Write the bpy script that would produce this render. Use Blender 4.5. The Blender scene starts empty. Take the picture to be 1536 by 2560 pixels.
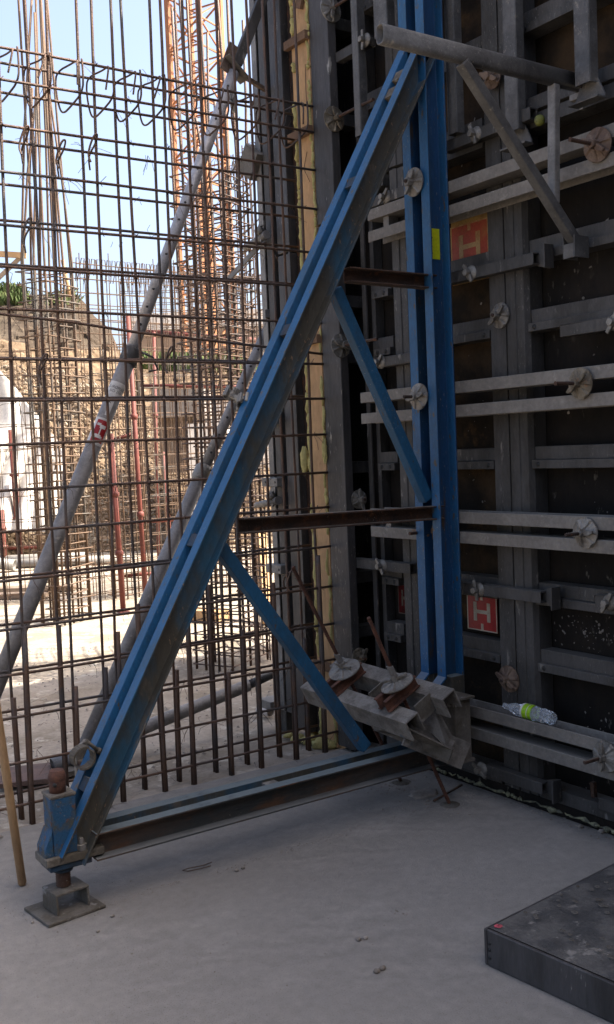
import bpy, bmesh, math, random
from mathutils import Vector, Matrix, noise
PI = math.pi
random.seed(7)
scn = bpy.context.scene

# ------------------------------------------------------------------ camera
F, CX, CY, EYE = 2552.0, 768.0, 1280.0, 1.6
def _d(u, v): return Vector(((u-CX)/F, -(v-CY)/F, -1.0))
_ey = _d(-970, 1200).normalized()
_ex = _d(4530, 970); _ex = (_ex - _ey*_ex.dot(_ey)).normalized()
_ez = _ex.cross(_ey)
ROT = Matrix((_ex, _ey, _ez))
CAM = Vector((0, 0, EYE))
def ray(u, v): return ROT @ _d(u, v)
def at(u, v, ax, val):
    r = ray(u, v); i = 'xyz'.index(ax)
    return CAM + r*((val-CAM[i])/r[i])
def far(u, v, dep): return CAM + ray(u, v)*dep
cam = bpy.data.cameras.new('camera'); camo = bpy.data.objects.new('camera', cam)
scn.collection.objects.link(camo)
cam.sensor_fit = 'VERTICAL'; cam.sensor_height = 24; cam.lens = 24*F/2560
cam.clip_start = .05; cam.clip_end = 2000
camo.matrix_world = Matrix.Translation(CAM) @ ROT.to_4x4()
scn.camera = camo

# ------------------------------------------------------------------ sky, sun, exposure
SUN_EL, SUN_AZ = math.radians(50), math.atan2(.80, -.60)
w = bpy.data.worlds.new('World'); scn.world = w; w.use_nodes = True
nt = w.node_tree; bg = nt.nodes['Background']
sky = nt.nodes.new('ShaderNodeTexSky'); sky.sky_type = 'NISHITA'; sky.sun_disc = False
sky.sun_elevation = SUN_EL; sky.sun_rotation = SUN_AZ
sky.air_density = .7; sky.dust_density = 6; sky.ozone_density = .0
nt.links.new(sky.outputs[0], bg.inputs[0]); bg.inputs[1].default_value = .15
sl = bpy.data.lights.new('sun', 'SUN'); so = bpy.data.objects.new('sun', sl); scn.collection.objects.link(so)
sl.energy = 4.6; sl.angle = math.radians(.5); sl.color = (1, .93, .82)
sdir = Vector((math.cos(SUN_EL)*.80, -math.cos(SUN_EL)*.60, math.sin(SUN_EL)))
so.rotation_euler = sdir.to_track_quat('Z', 'Y').to_euler()
scn.view_settings.view_transform = 'Standard'; scn.view_settings.look = 'None'
scn.view_settings.exposure = 1.85; scn.view_settings.gamma = 1
scn.view_settings.use_curve_mapping = False

# ------------------------------------------------------------------ materials
ALB = (.745, .71, .665)
def mat(name, c1, c2=None, c3=None, scale=6, thr=(.45, .6), thr3=(.58, .68), scale3=14, rough=.7, metal=0.0,
        bump=.15, bscale=60, stretch=(1, 1, 1), dust=None, spec=.4, detail=8, speck=None, sthr=(.66, .70), sscale=150, grain=(.8, 1.2)):
    m = bpy.data.materials.new(name); m.use_nodes = True
    sc_ = lambda c: tuple(x*k for x, k in zip(c, ALB)) if c else c
    c1, c2, c3, dust = sc_(c1), sc_(c2), sc_(c3), sc_(dust)
    n = m.node_tree.nodes; L = m.node_tree.links; b = n['Principled BSDF']
    b.inputs['Roughness'].default_value = rough; b.inputs['Metallic'].default_value = metal
    b.inputs['Specular IOR Level'].default_value = spec
    tc = n.new('ShaderNodeNewGeometry'); mp = n.new('ShaderNodeMapping'); mp.inputs['Scale'].default_value = stretch
    L.new(tc.outputs['Position'], mp.inputs[0])
    def noi(sc, det=detail, off=0):
        t = n.new('ShaderNodeTexNoise'); t.inputs['Scale'].default_value = sc; t.inputs['Detail'].default_value = det
        t.inputs['Roughness'].default_value = .62
        m2 = n.new('ShaderNodeVectorMath'); m2.operation = 'ADD'; m2.inputs[1].default_value = (off, off*1.7, -off)
        L.new(mp.outputs[0], m2.inputs[0]); L.new(m2.outputs[0], t.inputs[0]); return t.outputs[0]
    def ramp(sock, a, b_):
        r = n.new('ShaderNodeMapRange'); r.inputs[1].default_value = a; r.inputs[2].default_value = b_
        r.interpolation_type = 'SMOOTHSTEP'; L.new(sock, r.inputs[0]); return r.outputs[0]
    def mix(f, a, b_):
        x = n.new('ShaderNodeMix'); x.data_type = 'RGBA'
        if f is not None: L.new(f, x.inputs[0])
        for s, i in ((a, 6), (b_, 7)):
            if isinstance(s, tuple): x.inputs[i].default_value = (*s, 1)
            else: L.new(s, x.inputs[i])
        return x.outputs[2]
    col = c1
    if c2: col = mix(ramp(noi(scale), *thr), c1, c2)
    if c3: col = mix(ramp(noi(scale3, 10, 7.3), *thr3), col, c3)
    if speck:   # dried cement flecks
        spk = tuple(x*k for x, k in zip(speck, ALB))
        mk = n.new('ShaderNodeMath'); mk.operation = 'MULTIPLY'
        L.new(ramp(noi(sscale, 5, 12.7), *sthr), mk.inputs[0]); L.new(ramp(noi(3.1, 3, 21.3), .46, .60), mk.inputs[1])
        col = mix(mk.outputs[0], col, spk)
    # fine tonal grain
    g = n.new('ShaderNodeMapRange'); L.new(noi(scale*9+20, 4, 3.1), g.inputs[0])
    g.inputs[1].default_value = .25; g.inputs[2].default_value = .75; g.inputs[3].default_value = grain[0]; g.inputs[4].default_value = grain[1]
    hs = n.new('ShaderNodeHueSaturation')
    if isinstance(col, tuple): hs.inputs['Color'].default_value = (*col, 1)
    else: L.new(col, hs.inputs['Color'])
    L.new(g.outputs[0], hs.inputs['Value']); col = hs.outputs[0]
    if dust:   # settled concrete dust on faces that look up
        sx = n.new('ShaderNodeSeparateXYZ'); L.new(tc.outputs['Normal'], sx.inputs[0])
        up = ramp(sx.outputs[2], .6, .95)
        mu = n.new('ShaderNodeMath'); mu.operation = 'MULTIPLY'; L.new(up, mu.inputs[0])
        L.new(ramp(noi(11, 6, 1.9), .18, .5), mu.inputs[1])
        col = mix(mu.outputs[0], col, dust)
    L.new(col, b.inputs['Base Color'])
    if bump:
        bp = n.new('ShaderNodeBump'); bp.inputs['Strength'].default_value = bump; bp.inputs['Distance'].default_value = .01
        L.new(noi(bscale, 6, 5.5), bp.inputs['Height']); L.new(bp.outputs[0], b.inputs['Normal'])
    return m
DUST = (.30, .29, .27)
M = {}
M['slab'] = mat('slab_concrete', (.305, .295, .28), (.268, .258, .245), (.335, .325, .31), .9, (.32, .72), (.52, .72), 3.0, .85, bump=.35, bscale=150, spec=.12, grain=(.90, 1.10))
M['dirt'] = mat('dusty_ground', (.385, .345, .295), (.27, .235, .19), (.50, .47, .41), 1.6, (.4, .62), (.55, .66), 7, .95, bump=.8, bscale=16, spec=.1)
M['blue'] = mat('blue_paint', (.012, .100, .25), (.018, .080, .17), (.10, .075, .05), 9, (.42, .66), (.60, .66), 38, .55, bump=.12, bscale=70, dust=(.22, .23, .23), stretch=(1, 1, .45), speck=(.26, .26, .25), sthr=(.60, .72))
M['blue_worn_shaded'] = mat('worn_shaded_blue_paint', (.013, .078, .150), (.058, .055, .044), (.11, .10, .085), 5, (.33, .58), (.58, .70), 9, .72, bump=.3, bscale=60, dust=(.13, .17, .19), stretch=(1, 1, .45), speck=(.30, .20, .12), sthr=(.60, .70), sscale=60)
M['blue_shaded'] = mat('shaded_web_blue_paint', (.006, .055, .155), (.010, .040, .085), (.06, .040, .026), 7, (.42, .66), (.58, .68), 20, .6, bump=.1, bscale=60, stretch=(1, 1, .22), speck=(.26, .26, .25), sthr=(.60, .72))  # darker copy of the frame blue: shade inside the channel is in the colour
M['base_web'] = mat('grimy_rusty_web', (.095, .064, .046), (.040, .046, .048), (.13, .062, .030), 4, (.4, .62), (.50, .7), 12, .8, bump=.3, bscale=50, dust=(.17, .18, .185), stretch=(.4, 1, 1), speck=(.25, .24, .22), sthr=(.62, .70))
M['blue_strut'] = mat('strut_blue_paint', (.010, .085, .19), (.016, .060, .12), (.085, .050, .028), 6, (.40, .66), (.60, .68), 26, .6, bump=.15, bscale=60, stretch=(1, 1, .6), speck=(.26, .26, .25), sthr=(.60, .72))
M['blue_foot'] = mat('battered_blue_paint', (.012, .075, .17), (.07, .072, .06), (.12, .055, .028), 16, (.44, .62), (.57, .66), 30, .75, bump=.5, bscale=45, dust=(.2, .19, .17), speck=(.26, .26, .25), sthr=(.60, .72))
M['bracket'] = mat('bracket_steel', (.135, .137, .140), (.085, .085, .087), (.22, .205, .185), 7, (.4, .62), (.6, .68), 24, .6, metal=.25, bump=.3, bscale=60, speck=(.26, .26, .25), sthr=(.60, .72))
M['inner'] = mat('skylit_galvanised_tube', (.50, .51, .55), (.40, .41, .44), (.60, .60, .62), 9, (.4, .62), (.6, .7), 30, .45, metal=.3, bump=.1)  # lighter grey holds the skylight on the upper prop tube
M['signshaded'] = mat('shaded_sign_red', (.10, .012, .012), (.06, .01, .01), None, 12, rough=.9, spec=.1)
M['signshadedcream'] = mat('shaded_sign_cream', (.12, .10, .085), (.06, .05, .04), None, 18, rough=.9, spec=.1)
M['olive'] = mat('dirty_olive_plastic', (.17, .19, .03), (.06, .06, .02), None, 30, (.5, .62), rough=.6, bump=.2)
M['signbuff'] = mat('worn_sign_buff', (.40, .27, .12), (.33, .16, .055), None, 14, (.45, .6), rough=.6, bump=.1)
M['cast_dull'] = mat('cement_caked_cast_iron', (.21, .205, .19), (.12, .115, .10), (.33, .32, .30), 18, (.42, .6), (.56, .64), 11, .75, metal=.15, bump=.8, bscale=50)
M['cast_warm'] = mat('tarnished_cast_iron', (.24, .215, .17), (.14, .12, .09), (.27, .15, .08), 10, (.42, .6), (.6, .68), 16, .65, metal=.3, bump=.5, bscale=60)
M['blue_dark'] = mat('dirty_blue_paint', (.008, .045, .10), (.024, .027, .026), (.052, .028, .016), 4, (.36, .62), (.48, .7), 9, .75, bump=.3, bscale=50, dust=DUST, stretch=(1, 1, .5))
M['rust'] = mat('rusty_steel', (.075, .040, .026), (.035, .024, .02), (.15, .062, .028), 7, (.4, .62), (.55, .66), 18, .85, bump=.35, bscale=80, dust=(.14, .12, .10), speck=(.26, .26, .25), sthr=(.60, .72))
M['rebar'] = mat('rebar_steel', (.105, .070, .056), (.15, .088, .058), (.095, .085, .085), 5, (.4, .6), (.5, .62), 3, .55, metal=.4, bump=.5, bscale=190, spec=.5)
M['rebar_far'] = mat('far_rebar_steel', (.105, .070, .048), (.14, .088, .055), (.115, .105, .095), 4, (.4, .6), (.5, .62), 2, .75, metal=.1, bump=0)  # rebar colour of the distant cages and meshes
M['galv'] = mat('galvanised_steel', (.25, .248, .245), (.17, .168, .165), (.33, .32, .30), 7, (.4, .62), (.6, .7), 21, .6, metal=.25, bump=.15, bscale=60, dust=DUST, speck=(.36, .35, .33), sthr=(.60, .72), sscale=110)
M['tube'] = mat('dirty_galvanised_tube', (.29, .288, .295), (.19, .187, .188), (.36, .345, .325), 6, (.4, .62), (.58, .7), 26, .6, metal=.2, bump=.25, bscale=70, speck=(.36, .35, .33), sthr=(.60, .72), sscale=110)
M['frame'] = mat('panel_frame_steel', (.088, .088, .090), (.058, .057, .056), (.24, .235, .225), 7, (.4, .62), (.62, .70), 15, .6, metal=.25, bump=.3, bscale=55, stretch=(1, 1, .35), dust=(.16, .155, .145), spec=.3, speck=(.26, .26, .25), sthr=(.60, .72))
M['frame_scuffed'] = mat('scuffed_frame_steel', (.098, .095, .098), (.058, .056, .056), (.42, .41, .38), 5, (.4, .62), (.66, .71), 16, .55, metal=.3, bump=.3, bscale=40, stretch=(1, 1, .22), spec=.35, speck=(.36, .35, .33), sthr=(.60, .72), sscale=110)
M['waler'] = mat('waler_steel', (.235, .225, .21), (.17, .162, .152), (.29, .28, .265), 4, (.35, .65), (.58, .7), 24, .7, metal=.15, bump=.2, bscale=80, dust=(.22, .215, .2), speck=(.36, .35, .33), sthr=(.60, .72), sscale=110)
M['ply'] = mat('black_form_plywood', (.013, .012, .0115), (.024, .020, .017), (.06, .055, .048), 3, (.45, .7), (.64, .74), 9, .7, bump=.15, bscale=30, spec=.1, stretch=(1, 1, .5), speck=(.14, .135, .12), sthr=(.60, .70), sscale=30)
M['ply_brown'] = mat('stained_form_plywood', (.017, .014, .011), (.050, .034, .020), (.10, .06, .025), 3.2, (.42, .62), (.56, .7), 5, .8, bump=.2, bscale=40, spec=.1)
M['plate'] = mat('splattered_white_steel', (.235, .225, .21), (.14, .13, .118), (.10, .125, .15), 14, (.42, .6), (.64, .70), 9, .75, bump=.5, bscale=60)
M['plate_dark'] = mat('dirty_plate_steel', (.14, .13, .115), (.09, .078, .06), (.26, .25, .235), 7, (.42, .6), (.6, .67), 15, .8, bump=.5, bscale=60)
M['cast'] = mat('cast_galvanised_iron', (.28, .275, .26), (.17, .16, .145), (.38, .37, .35), 14, (.42, .62), (.6, .7), 25, .5, metal=.4, bump=.4, bscale=80)
M['cast_rusty'] = mat('rusty_cast_iron', (.20, .145, .11), (.12, .08, .06), None, 12, (.42, .62), rough=.7, metal=.2, bump=.3, bscale=80)
M['red_rust'] = mat('red_rust_steel', (.125, .052, .032), (.07, .032, .022), (.17, .08, .04), 14, (.42, .6), (.6, .7), 30, .85, bump=.4, bscale=90)
M['board'] = mat('stop_end_board', (.60, .385, .20), (.52, .33, .17), (.38, .23, .12), 2.5, (.35, .65), (.68, .75), 18, .8, bump=.15, bscale=40, stretch=(1, 1, .4))
M['batten'] = mat('brown_batten_wood', (.22, .13, .075), (.15, .09, .055), None, 8, (.35, .65), rough=.85, bump=.3, bscale=30)
M['foam'] = mat('yellow_pu_foam', (.62, .56, .24), (.50, .45, .19), (.30, .27, .12), 30, (.4, .6), (.66, .74), 40, .9, bump=.9, bscale=70, spec=.2)
M['foam_pale'] = mat('pale_pu_foam', (.34, .34, .22), (.14, .14, .11), None, 24, (.4, .6), rough=.9, bump=.9, bscale=60, spec=.2)
M['timber'] = mat('sawn_timber', (.50, .33, .18), (.42, .27, .14), None, 5, (.35, .65), rough=.85, bump=.2, bscale=30)
M['pole'] = mat('broom_pole_wood', (.42, .28, .15), (.30, .19, .10), (.16, .11, .07), 6, (.35, .65), (.64, .72), 20, .6, bump=.2, bscale=50, stretch=(1, 1, .3))
M['orange'] = mat('crane_orange_paint', (.36, .155, .062), (.29, .12, .05), (.17, .075, .035), 1.2, (.4, .6), (.62, .7), 2.5, .6, bump=0)
M['red'] = mat('red_scaffold_paint', (.17, .042, .030), (.13, .034, .026), (.22, .12, .09), 3, (.4, .6), (.6, .7), 9, .65, bump=.1)
M['white_sheet'] = mat('white_sheeting', (.58, .57, .55), (.47, .45, .42), None, 1.2, (.4, .6), rough=.6, bump=.2, bscale=5)
M['earth_dark'] = mat('dark_topsoil', (.080, .066, .052), (.06, .048, .038), (.11, .09, .07), 1.4, (.4, .6), (.55, .65), 5, 1, bump=.8, bscale=6, spec=.1)
M['earth'] = mat('stony_subsoil', (.185, .138, .095), (.125, .093, .065), (.27, .22, .165), .9, (.4, .6), (.56, .66), 4.5, 1, bump=1, bscale=6, spec=.1)
M['whitewall'] = mat('white_render', (.72, .71, .69), (.64, .62, .60), None, .6, (.4, .6), rough=.9, bump=0)
M['greywall'] = mat('bare_grey_concrete', (.27, .25, .24), (.20, .185, .175), None, .8, (.4, .6), rough=.9, bump=.2, bscale=8)
M['tanwall'] = mat('tan_shuttered_wall', (.32, .25, .19), (.27, .20, .15), None, .8, (.4, .6), rough=.9, bump=.2, bscale=8)
M['lime'] = mat('lime_label_film', (.33, .60, .02), None, rough=.35, bump=0)
M['yellow'] = mat('yellow_sticker_film', (.62, .68, .01), (.55, .60, .01), None, 9, rough=.4, bump=0)
M['white'] = mat('white_label_film', (.72, .72, .72), (.58, .58, .58), None, 30, (.45, .6), rough=.45, bump=0)
M['black'] = mat('black_ink', (.02, .02, .02), rough=.6, bump=0)
M['signred'] = mat('sign_red', (.38, .018, .022), (.30, .014, .018), (.10, .03, .02), 10, (.45, .6), (.66, .72), 40, .45, bump=.1)
M['signred_worn'] = mat('worn_sign_orange_red', (.36, .055, .028), (.34, .125, .04), (.24, .14, .045), 6, (.45, .65), (.56, .64), 16, .6, bump=.2)
M['signcream'] = mat('sign_cream', (.48, .45, .38), (.38, .34, .27), None, 18, rough=.5, bump=.1)
M['signyellow'] = mat('worn_sign_yellow', (.34, .22, .06), (.26, .14, .04), (.05, .035, .02), 9, (.42, .6), (.64, .68), 30, rough=.7, bump=.2)
M['leaf'] = mat('bank_grass_leaf', (.075, .12, .035), (.12, .15, .05), (.06, .06, .02), 3, rough=.9, bump=0)
M['stone'] = mat('loose_stone', (.33, .30, .27), (.22, .195, .17), None, 9, rough=.95, bump=.4, bscale=30)
M['cup'] = mat('paper_cup', (.66, .60, .55), (.58, .48, .42), None, 25, (.5, .62), rough=.7, bump=0)
M['pink'] = mat('pink_spray_paint', (.62, .10, .14), (.30, .08, .09), None, 40, rough=.8, bump=0)
M['scrub'] = mat('shuttered_face_plywood', (.045, .045, .046), (.028, .028, .03), (.15, .148, .14), 4, (.4, .62), (.58, .68), 9, .7, bump=.4, bscale=25)
M['backwall'] = mat('shade_wall_concrete', (.30, .29, .275), (.22, .215, .205), None, 2, (.4, .6), rough=.9, bump=.2)  # kept pale so the added wall throws light back
def clear(name):
    m = bpy.data.materials.new(name); m.use_nodes = True; b = m.node_tree.nodes['Principled BSDF']
    b.inputs['Base Color'].default_value = (.86, .9, .93, 1); b.inputs['Roughness'].default_value = .08
    b.inputs['Transmission Weight'].default_value = .82; b.inputs['IOR'].default_value = 1.25
    return m
M['clear'] = clear('clear_plastic')

def trowel(m):
    """faint swirling trowel strokes and fine pitting on the slab"""
    n = m.node_tree.nodes; L = m.node_tree.links; b = n['Principled BSDF']
    g = n.new('ShaderNodeNewGeometry')
    wv = n.new('ShaderNodeTexWave'); wv.wave_type = 'RINGS'; wv.rings_direction = 'Z'; wv.inputs['Scale'].default_value = 2.6
    wv.inputs['Distortion'].default_value = 14; wv.inputs['Detail'].default_value = 9; wv.inputs['Detail Scale'].default_value = 1.3; wv.inputs['Detail Roughness'].default_value = .7
    L.new(g.outputs['Position'], wv.inputs[0])
    ns = n.new('ShaderNodeTexNoise'); ns.inputs['Scale'].default_value = 260; ns.inputs['Detail'].default_value = 2; L.new(g.outputs['Position'], ns.inputs[0])
    pit = n.new('ShaderNodeMapRange'); pit.inputs[1].default_value = .60; pit.inputs[2].default_value = .70; pit.inputs[3].default_value = 1; pit.inputs[4].default_value = .62; L.new(ns.outputs[0], pit.inputs[0])
    st = n.new('ShaderNodeTexNoise'); st.inputs['Scale'].default_value = 1.7; st.inputs['Detail'].default_value = 7; L.new(g.outputs['Position'], st.inputs[0])
    amt = n.new('ShaderNodeMapRange'); amt.inputs[1].default_value = .45; amt.inputs[2].default_value = .62; amt.inputs[3].default_value = 0; amt.inputs[4].default_value = .13; L.new(st.outputs[0], amt.inputs[0])
    ma = n.new('ShaderNodeMath'); ma.operation = 'SUBTRACT'; ma.inputs[1].default_value = .5; L.new(wv.outputs[1], ma.inputs[0])
    mb = n.new('ShaderNodeMath'); mb.operation = 'MULTIPLY_ADD'; mb.inputs[2].default_value = 1; L.new(ma.outputs[0], mb.inputs[0]); L.new(amt.outputs[0], mb.inputs[1])
    mc = n.new('ShaderNodeMath'); mc.operation = 'MULTIPLY'; L.new(mb.outputs[0], mc.inputs[0]); L.new(pit.outputs[0], mc.inputs[1])
    hs = n.new('ShaderNodeHueSaturation'); src = b.inputs['Base Color'].links[0].from_socket
    L.new(src, hs.inputs['Color']); L.new(mc.outputs[0], hs.inputs['Value']); L.new(hs.outputs[0], b.inputs['Base Color'])
trowel(M['slab'])

# ------------------------------------------------------------------ mesh helpers
V = Vector
col = scn.collection
class MB:
    def __init__(s): s.v = []; s.f = []; s.sm = []
    def add(s, vs, fs, smooth=False):
        o = len(s.v); s.v += [tuple(p) for p in vs]; s.f += [tuple(i+o for i in f) for f in fs]; s.sm += [smooth]*len(fs); return s
    def box(s, c, d, ax=None):
        ax = ax or (V((1,0,0)), V((0,1,0)), V((0,0,1))); c = V(c)
        vs = [c+ax[0]*d[0]/2*i+ax[1]*d[1]/2*j+ax[2]*d[2]/2*k for i in (-1,1) for j in (-1,1) for k in (-1,1)]
        return s.add(vs, [(0,1,3,2),(4,6,7,5),(0,4,5,1),(2,3,7,6),(0,2,6,4),(1,5,7,3)])
    def bb(s, a, b): a, b = V(a), V(b); return s.box((a+b)/2, [abs(x) for x in (b-a)])
    def bar(s, a, b, wd, ht, up=(0,0,1)):
        a, b = V(a), V(b); z = (b-a); L = z.length; z.normalize(); y = V(up); y = (y-z*y.dot(z)).normalized(); x = y.cross(z)
        return s.box((a+b)/2, (wd, ht, L), (x, y, z))
    def prism(s, prof, p0, p1, A, B, smooth=False):
        p0, p1, A, B = V(p0), V(p1), V(A), V(B); n = len(prof)
        vs = [p0+A*a+B*b for a, b in prof]+[p1+A*a+B*b for a, b in prof]
        fs = [(i, (i+1) % n, n+(i+1) % n, n+i) for i in range(n)]
        s.add(vs, fs, smooth); s.add(vs, [tuple(range(n))[::-1], tuple(range(n, 2*n))]); return s
    def channel(s, p0, p1, web, fl, h, wd, t=.006):
        pr = [(0,-h/2),(wd,-h/2),(wd,-h/2+t),(t,-h/2+t),(t,h/2-t),(wd,h/2-t),(wd,h/2),(0,h/2)]
        return s.prism(pr, p0, p1, fl, web)
    def tube(s, pts, r, n=8, cap=True, radii=None):
        pts = [V(p) for p in pts]; N = len(pts); up = None; vs = []
        for i, p in enumerate(pts):
            t = (pts[min(i+1, N-1)]-pts[max(i-1, 0)]).normalized()
            if up is None: up = V((0,0,1)) if abs(t.z) < .9 else V((1,0,0))
            x = (up-t*up.dot(t)).normalized(); y = t.cross(x); up = x
            rr = radii[i] if radii else r
            vs += [p+x*rr*math.cos(2*PI*k/n)+y*rr*math.sin(2*PI*k/n) for k in range(n)]
        fs = [(i*n+k, i*n+(k+1) % n, (i+1)*n+(k+1) % n, (i+1)*n+k) for i in range(N-1) for k in range(n)]
        s.add(vs, fs, n > 5)
        if cap: s.add(vs[:n], [tuple(range(n))[::-1]]); s.add(vs[-n:], [tuple(range(n))])
        return s
    def pipe(s, a, b, r, t=.004, n=16):       # hollow, open ended
        a, b = V(a), V(b); z = (b-a).normalized(); x = z.orthogonal().normalized(); y = z.cross(x)
        vs = []
        for p, rr in ((a, r), (b, r), (b, r-t), (a, r-t)):
            vs += [p+x*rr*math.cos(2*PI*k/n)+y*rr*math.sin(2*PI*k/n) for k in range(n)]
        fs = [(i*n+k, i*n+(k+1) % n, ((i+1) % 4)*n+(k+1) % n, ((i+1) % 4)*n+k) for i in range(4) for k in range(n)]
        return s.add(vs, fs, True)
    def lathe(s, prof, c, ax, n=20, wob=None):
        c = V(c); z = V(ax).normalized(); x = z.orthogonal().normalized(); y = z.cross(x); vs = []
        for i, (r, h) in enumerate(prof):
            for k in range(n):
                th = 2*PI*k/n; hh = h + (wob(r, th) if wob else 0)
                vs.append(c+x*r*math.cos(th)+y*r*math.sin(th)+z*hh)
        m = len(prof)
        fs = [(i*n+k, i*n+(k+1) % n, (i+1)*n+(k+1) % n, (i+1)*n+k) for i in range(m-1) for k in range(n)]
        return s.add(vs, fs, wob is None)
    def build(s, name, m, parent=None, bevel=0):
        me = bpy.data.meshes.new(name); me.from_pydata(s.v, [], s.f)
        for p, q in zip(me.polygons, s.sm): p.use_smooth = q
        bm = bmesh.new(); bm.from_mesh(me); bmesh.ops.remove_doubles(bm, verts=bm.verts, dist=1e-5)
        bmesh.ops.recalc_face_normals(bm, faces=bm.faces); bm.to_mesh(me); bm.free()
        me.materials.append(M[m] if isinstance(m, str) else m)
        o = bpy.data.objects.new(name, me); col.objects.link(o)
        if parent:
            o.parent = parent; o.matrix_parent_inverse = parent.matrix_basis.inverted()
            if parent.parent: o.matrix_parent_inverse = (parent.parent.matrix_basis @ parent.matrix_basis).inverted() if False else parent.matrix_basis.inverted()
        if bevel:
            b = o.modifiers.new('bevel', 'BEVEL'); b.width = bevel; b.segments = 2; b.limit_method = 'ANGLE'
        return o
def tag(o, label=None, cat=None, group=None, kind=None):
    for k, x in (('label', label), ('category', cat), ('group', group), ('kind', kind)):
        if x: o[k] = x
    return o
def thing(name, loc, label, cat, group=None):
    o = bpy.data.objects.new(name, None); col.objects.link(o); o.location = V(loc); o.empty_display_size = .1
    return tag(o, label, cat, group)
def place(mb, name, m, root, bevel=0):
    """link a world-space mesh as a part of an empty"""
    o = mb.build(name, m, None, bevel); o.parent = root
    if root.type == 'EMPTY': o.matrix_parent_inverse = Matrix.Translation(-root.location)
    return o
X, Y, Z = V((1,0,0)), V((0,1,0)), V((0,0,1))

# ------------------------------------------------------------------ planes of the place
MF, MK = 4.41, 4.52        # front and back layer of the wall reinforcement
WF, WB, FX = 3.125, 3.225, 3.225   # waler front, waler back = outer face of the panel frames
PLY = 3.335
YB = 3.48                  # centre plane of the blue frame
SX = 3.122                 # stop end

# ------------------------------------------------------------------ ground
g = MB()
N1, N2 = 90, 70
vs = []
for j in range(N2+1):
    for i in range(N1+1):
        x = -6+14*i/N1; y = -8+12.38*j/N2
        vs.append((x, y, .0025*noise.noise(V((x*1.3, y*1.3, 0)))))
g.add(vs, [(j*(N1+1)+i, j*(N1+1)+i+1, (j+1)*(N1+1)+i+1, (j+1)*(N1+1)+i) for j in range(N2) for i in range(N1)], True)
tag(g.build('floor_slab', 'slab'), kind='structure')
g = MB(); vs = []; N1, N2 = 150, 130
for j in range(N2+1):
    for i in range(N1+1):
        x = -14+28*i/N1; y = 4.38+(26*(j/N2)**1.5)
        fade = min(1, (y-4.38)/.25)
        vs.append((x, y, -.004+fade*(.018*noise.fractal(V((x*1.1, y*1.1, 3)), 1, 2, 4)-.006)))
g.add(vs, [(j*(N1+1)+i, j*(N1+1)+i+1, (j+1)*(N1+1)+i+1, (j+1)*(N1+1)+i) for j in range(N2) for i in range(N1)], True)
tag(g.build('ground', 'dirt'), kind='structure')
g = MB(); g.add([(-600,-600,-.12),(600,-600,-.12),(600,600,-.12),(-600,600,-.12)], [(0,1,2,3)])
tag(g.build('terrain', 'dirt'), kind='structure')

# unseen wall added behind the camera: cuts skylight from there, bounces some fill
bw = thing('added_shade_wall', (-1, -4.3, 0), 'tall unseen grey wall added behind the photographer to cut skylight', 'wall')
place(MB().bb((-9, -4.7, 0), (3.2, -4.3, 5.6)), 'wall', 'backwall', bw)

# ------------------------------------------------------------------ formwork panels of the right wall
def frame_panel(y0, y1, z0, z1, zbars, label, ply, stile=.112, bars=True, left_groove=False):
    """x is the depth: outer face FX, plywood at PLY"""
    t = thing('formwork_panel', (FX, (y0+y1)/2, z0), label, 'formwork panel', 'framed formwork panels of the right-hand wall')
    lo, hi = min(y0, y1), max(y0, y1)
    place(MB().bb((PLY, lo+.003, z0+.003), (PLY+.018, hi-.003, z1-.003)), 'plywood_sheet', ply, t)
    for s, yy in ((1, lo), (-1, hi)):
        a, b = yy+s*.002, yy+s*stile
        m = MB()
        # edge profile: proud rib at the joint, shallow groove, inner lip
        pr = [(0, 0), (0, .052), (.006, .055), (.006, stile*.86), (.030, stile-.002), (.106, stile-.002), (.106, 0)] if stile > .06 else [(.05, 0), (.05, stile-.02), (.106, stile-.02), (.106, 0)]
        vs0 = [(p, q) for p, q in pr]
        m.prism(vs0, (FX, a, z0+.002), (FX, a, z1-.002), X, Y*s)
        place(m, 'stile', 'frame', t, .0015)
    for zb in zbars:
        m = MB()
        m.bb((FX+.012, lo+stile, zb-.018), (FX+.105, hi-stile, zb+.018))
        m.bb((FX+.034, lo+stile, zb+.0185), (FX+.105, hi-stile, zb+.075))
        c = place(m, 'crossbar', 'frame', t, .002)
        for yy in (lo+stile+.035, hi-stile-.035):
            h = MB().lathe([(0, .001), (.011, .001), (.011, -.004)], (FX+.012, yy, zb), -X, 14)
            h.build('hole', 'black'); ho = bpy.data.objects[-1] if False else None
    for zb in (z0+.03, z1-.03):
        m = MB().bb((FX+.004, lo+stile, zb-.028), (FX+.105, hi-stile, zb+.028))
        place(m, 'edge_rail', 'frame', t, .002)
    return t
_before = set(bpy.data.objects)
ZL = [.63, .92, 1.503, 2.08, 2.369]
pA = frame_panel(3.172, 3.925, .06, 2.945, ZL, 'narrow formwork panel with rust stained plywood behind the blue post, lower row', 'ply_brown')
pB = frame_panel(.77, 3.168, .06, 2.945, ZL, 'wide formwork panel with black plywood right of the blue post, lower row', 'ply')
pC = frame_panel(3.93, 4.165, .06, 2.945, ZL, 'slim formwork filler panel in the dark inner corner, lower row', 'ply', stile=.05)
ZU = [3.30, 3.78, 4.4, 5.0]
pD = frame_panel(3.172, 3.925, 2.955, 5.35, ZU, 'narrow formwork panel in the upper row behind the top of the blue post', 'ply_brown')
pE = frame_panel(.77, 3.168, 2.955, 5.35, ZU, 'wide formwork panel in the upper row above the long bracket tube', 'ply_brown')
pF = frame_panel(3.93, 4.165, 2.955, 5.35, ZU, 'slim formwork filler panel in the dark inner corner, upper row', 'ply', stile=.05)
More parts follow.
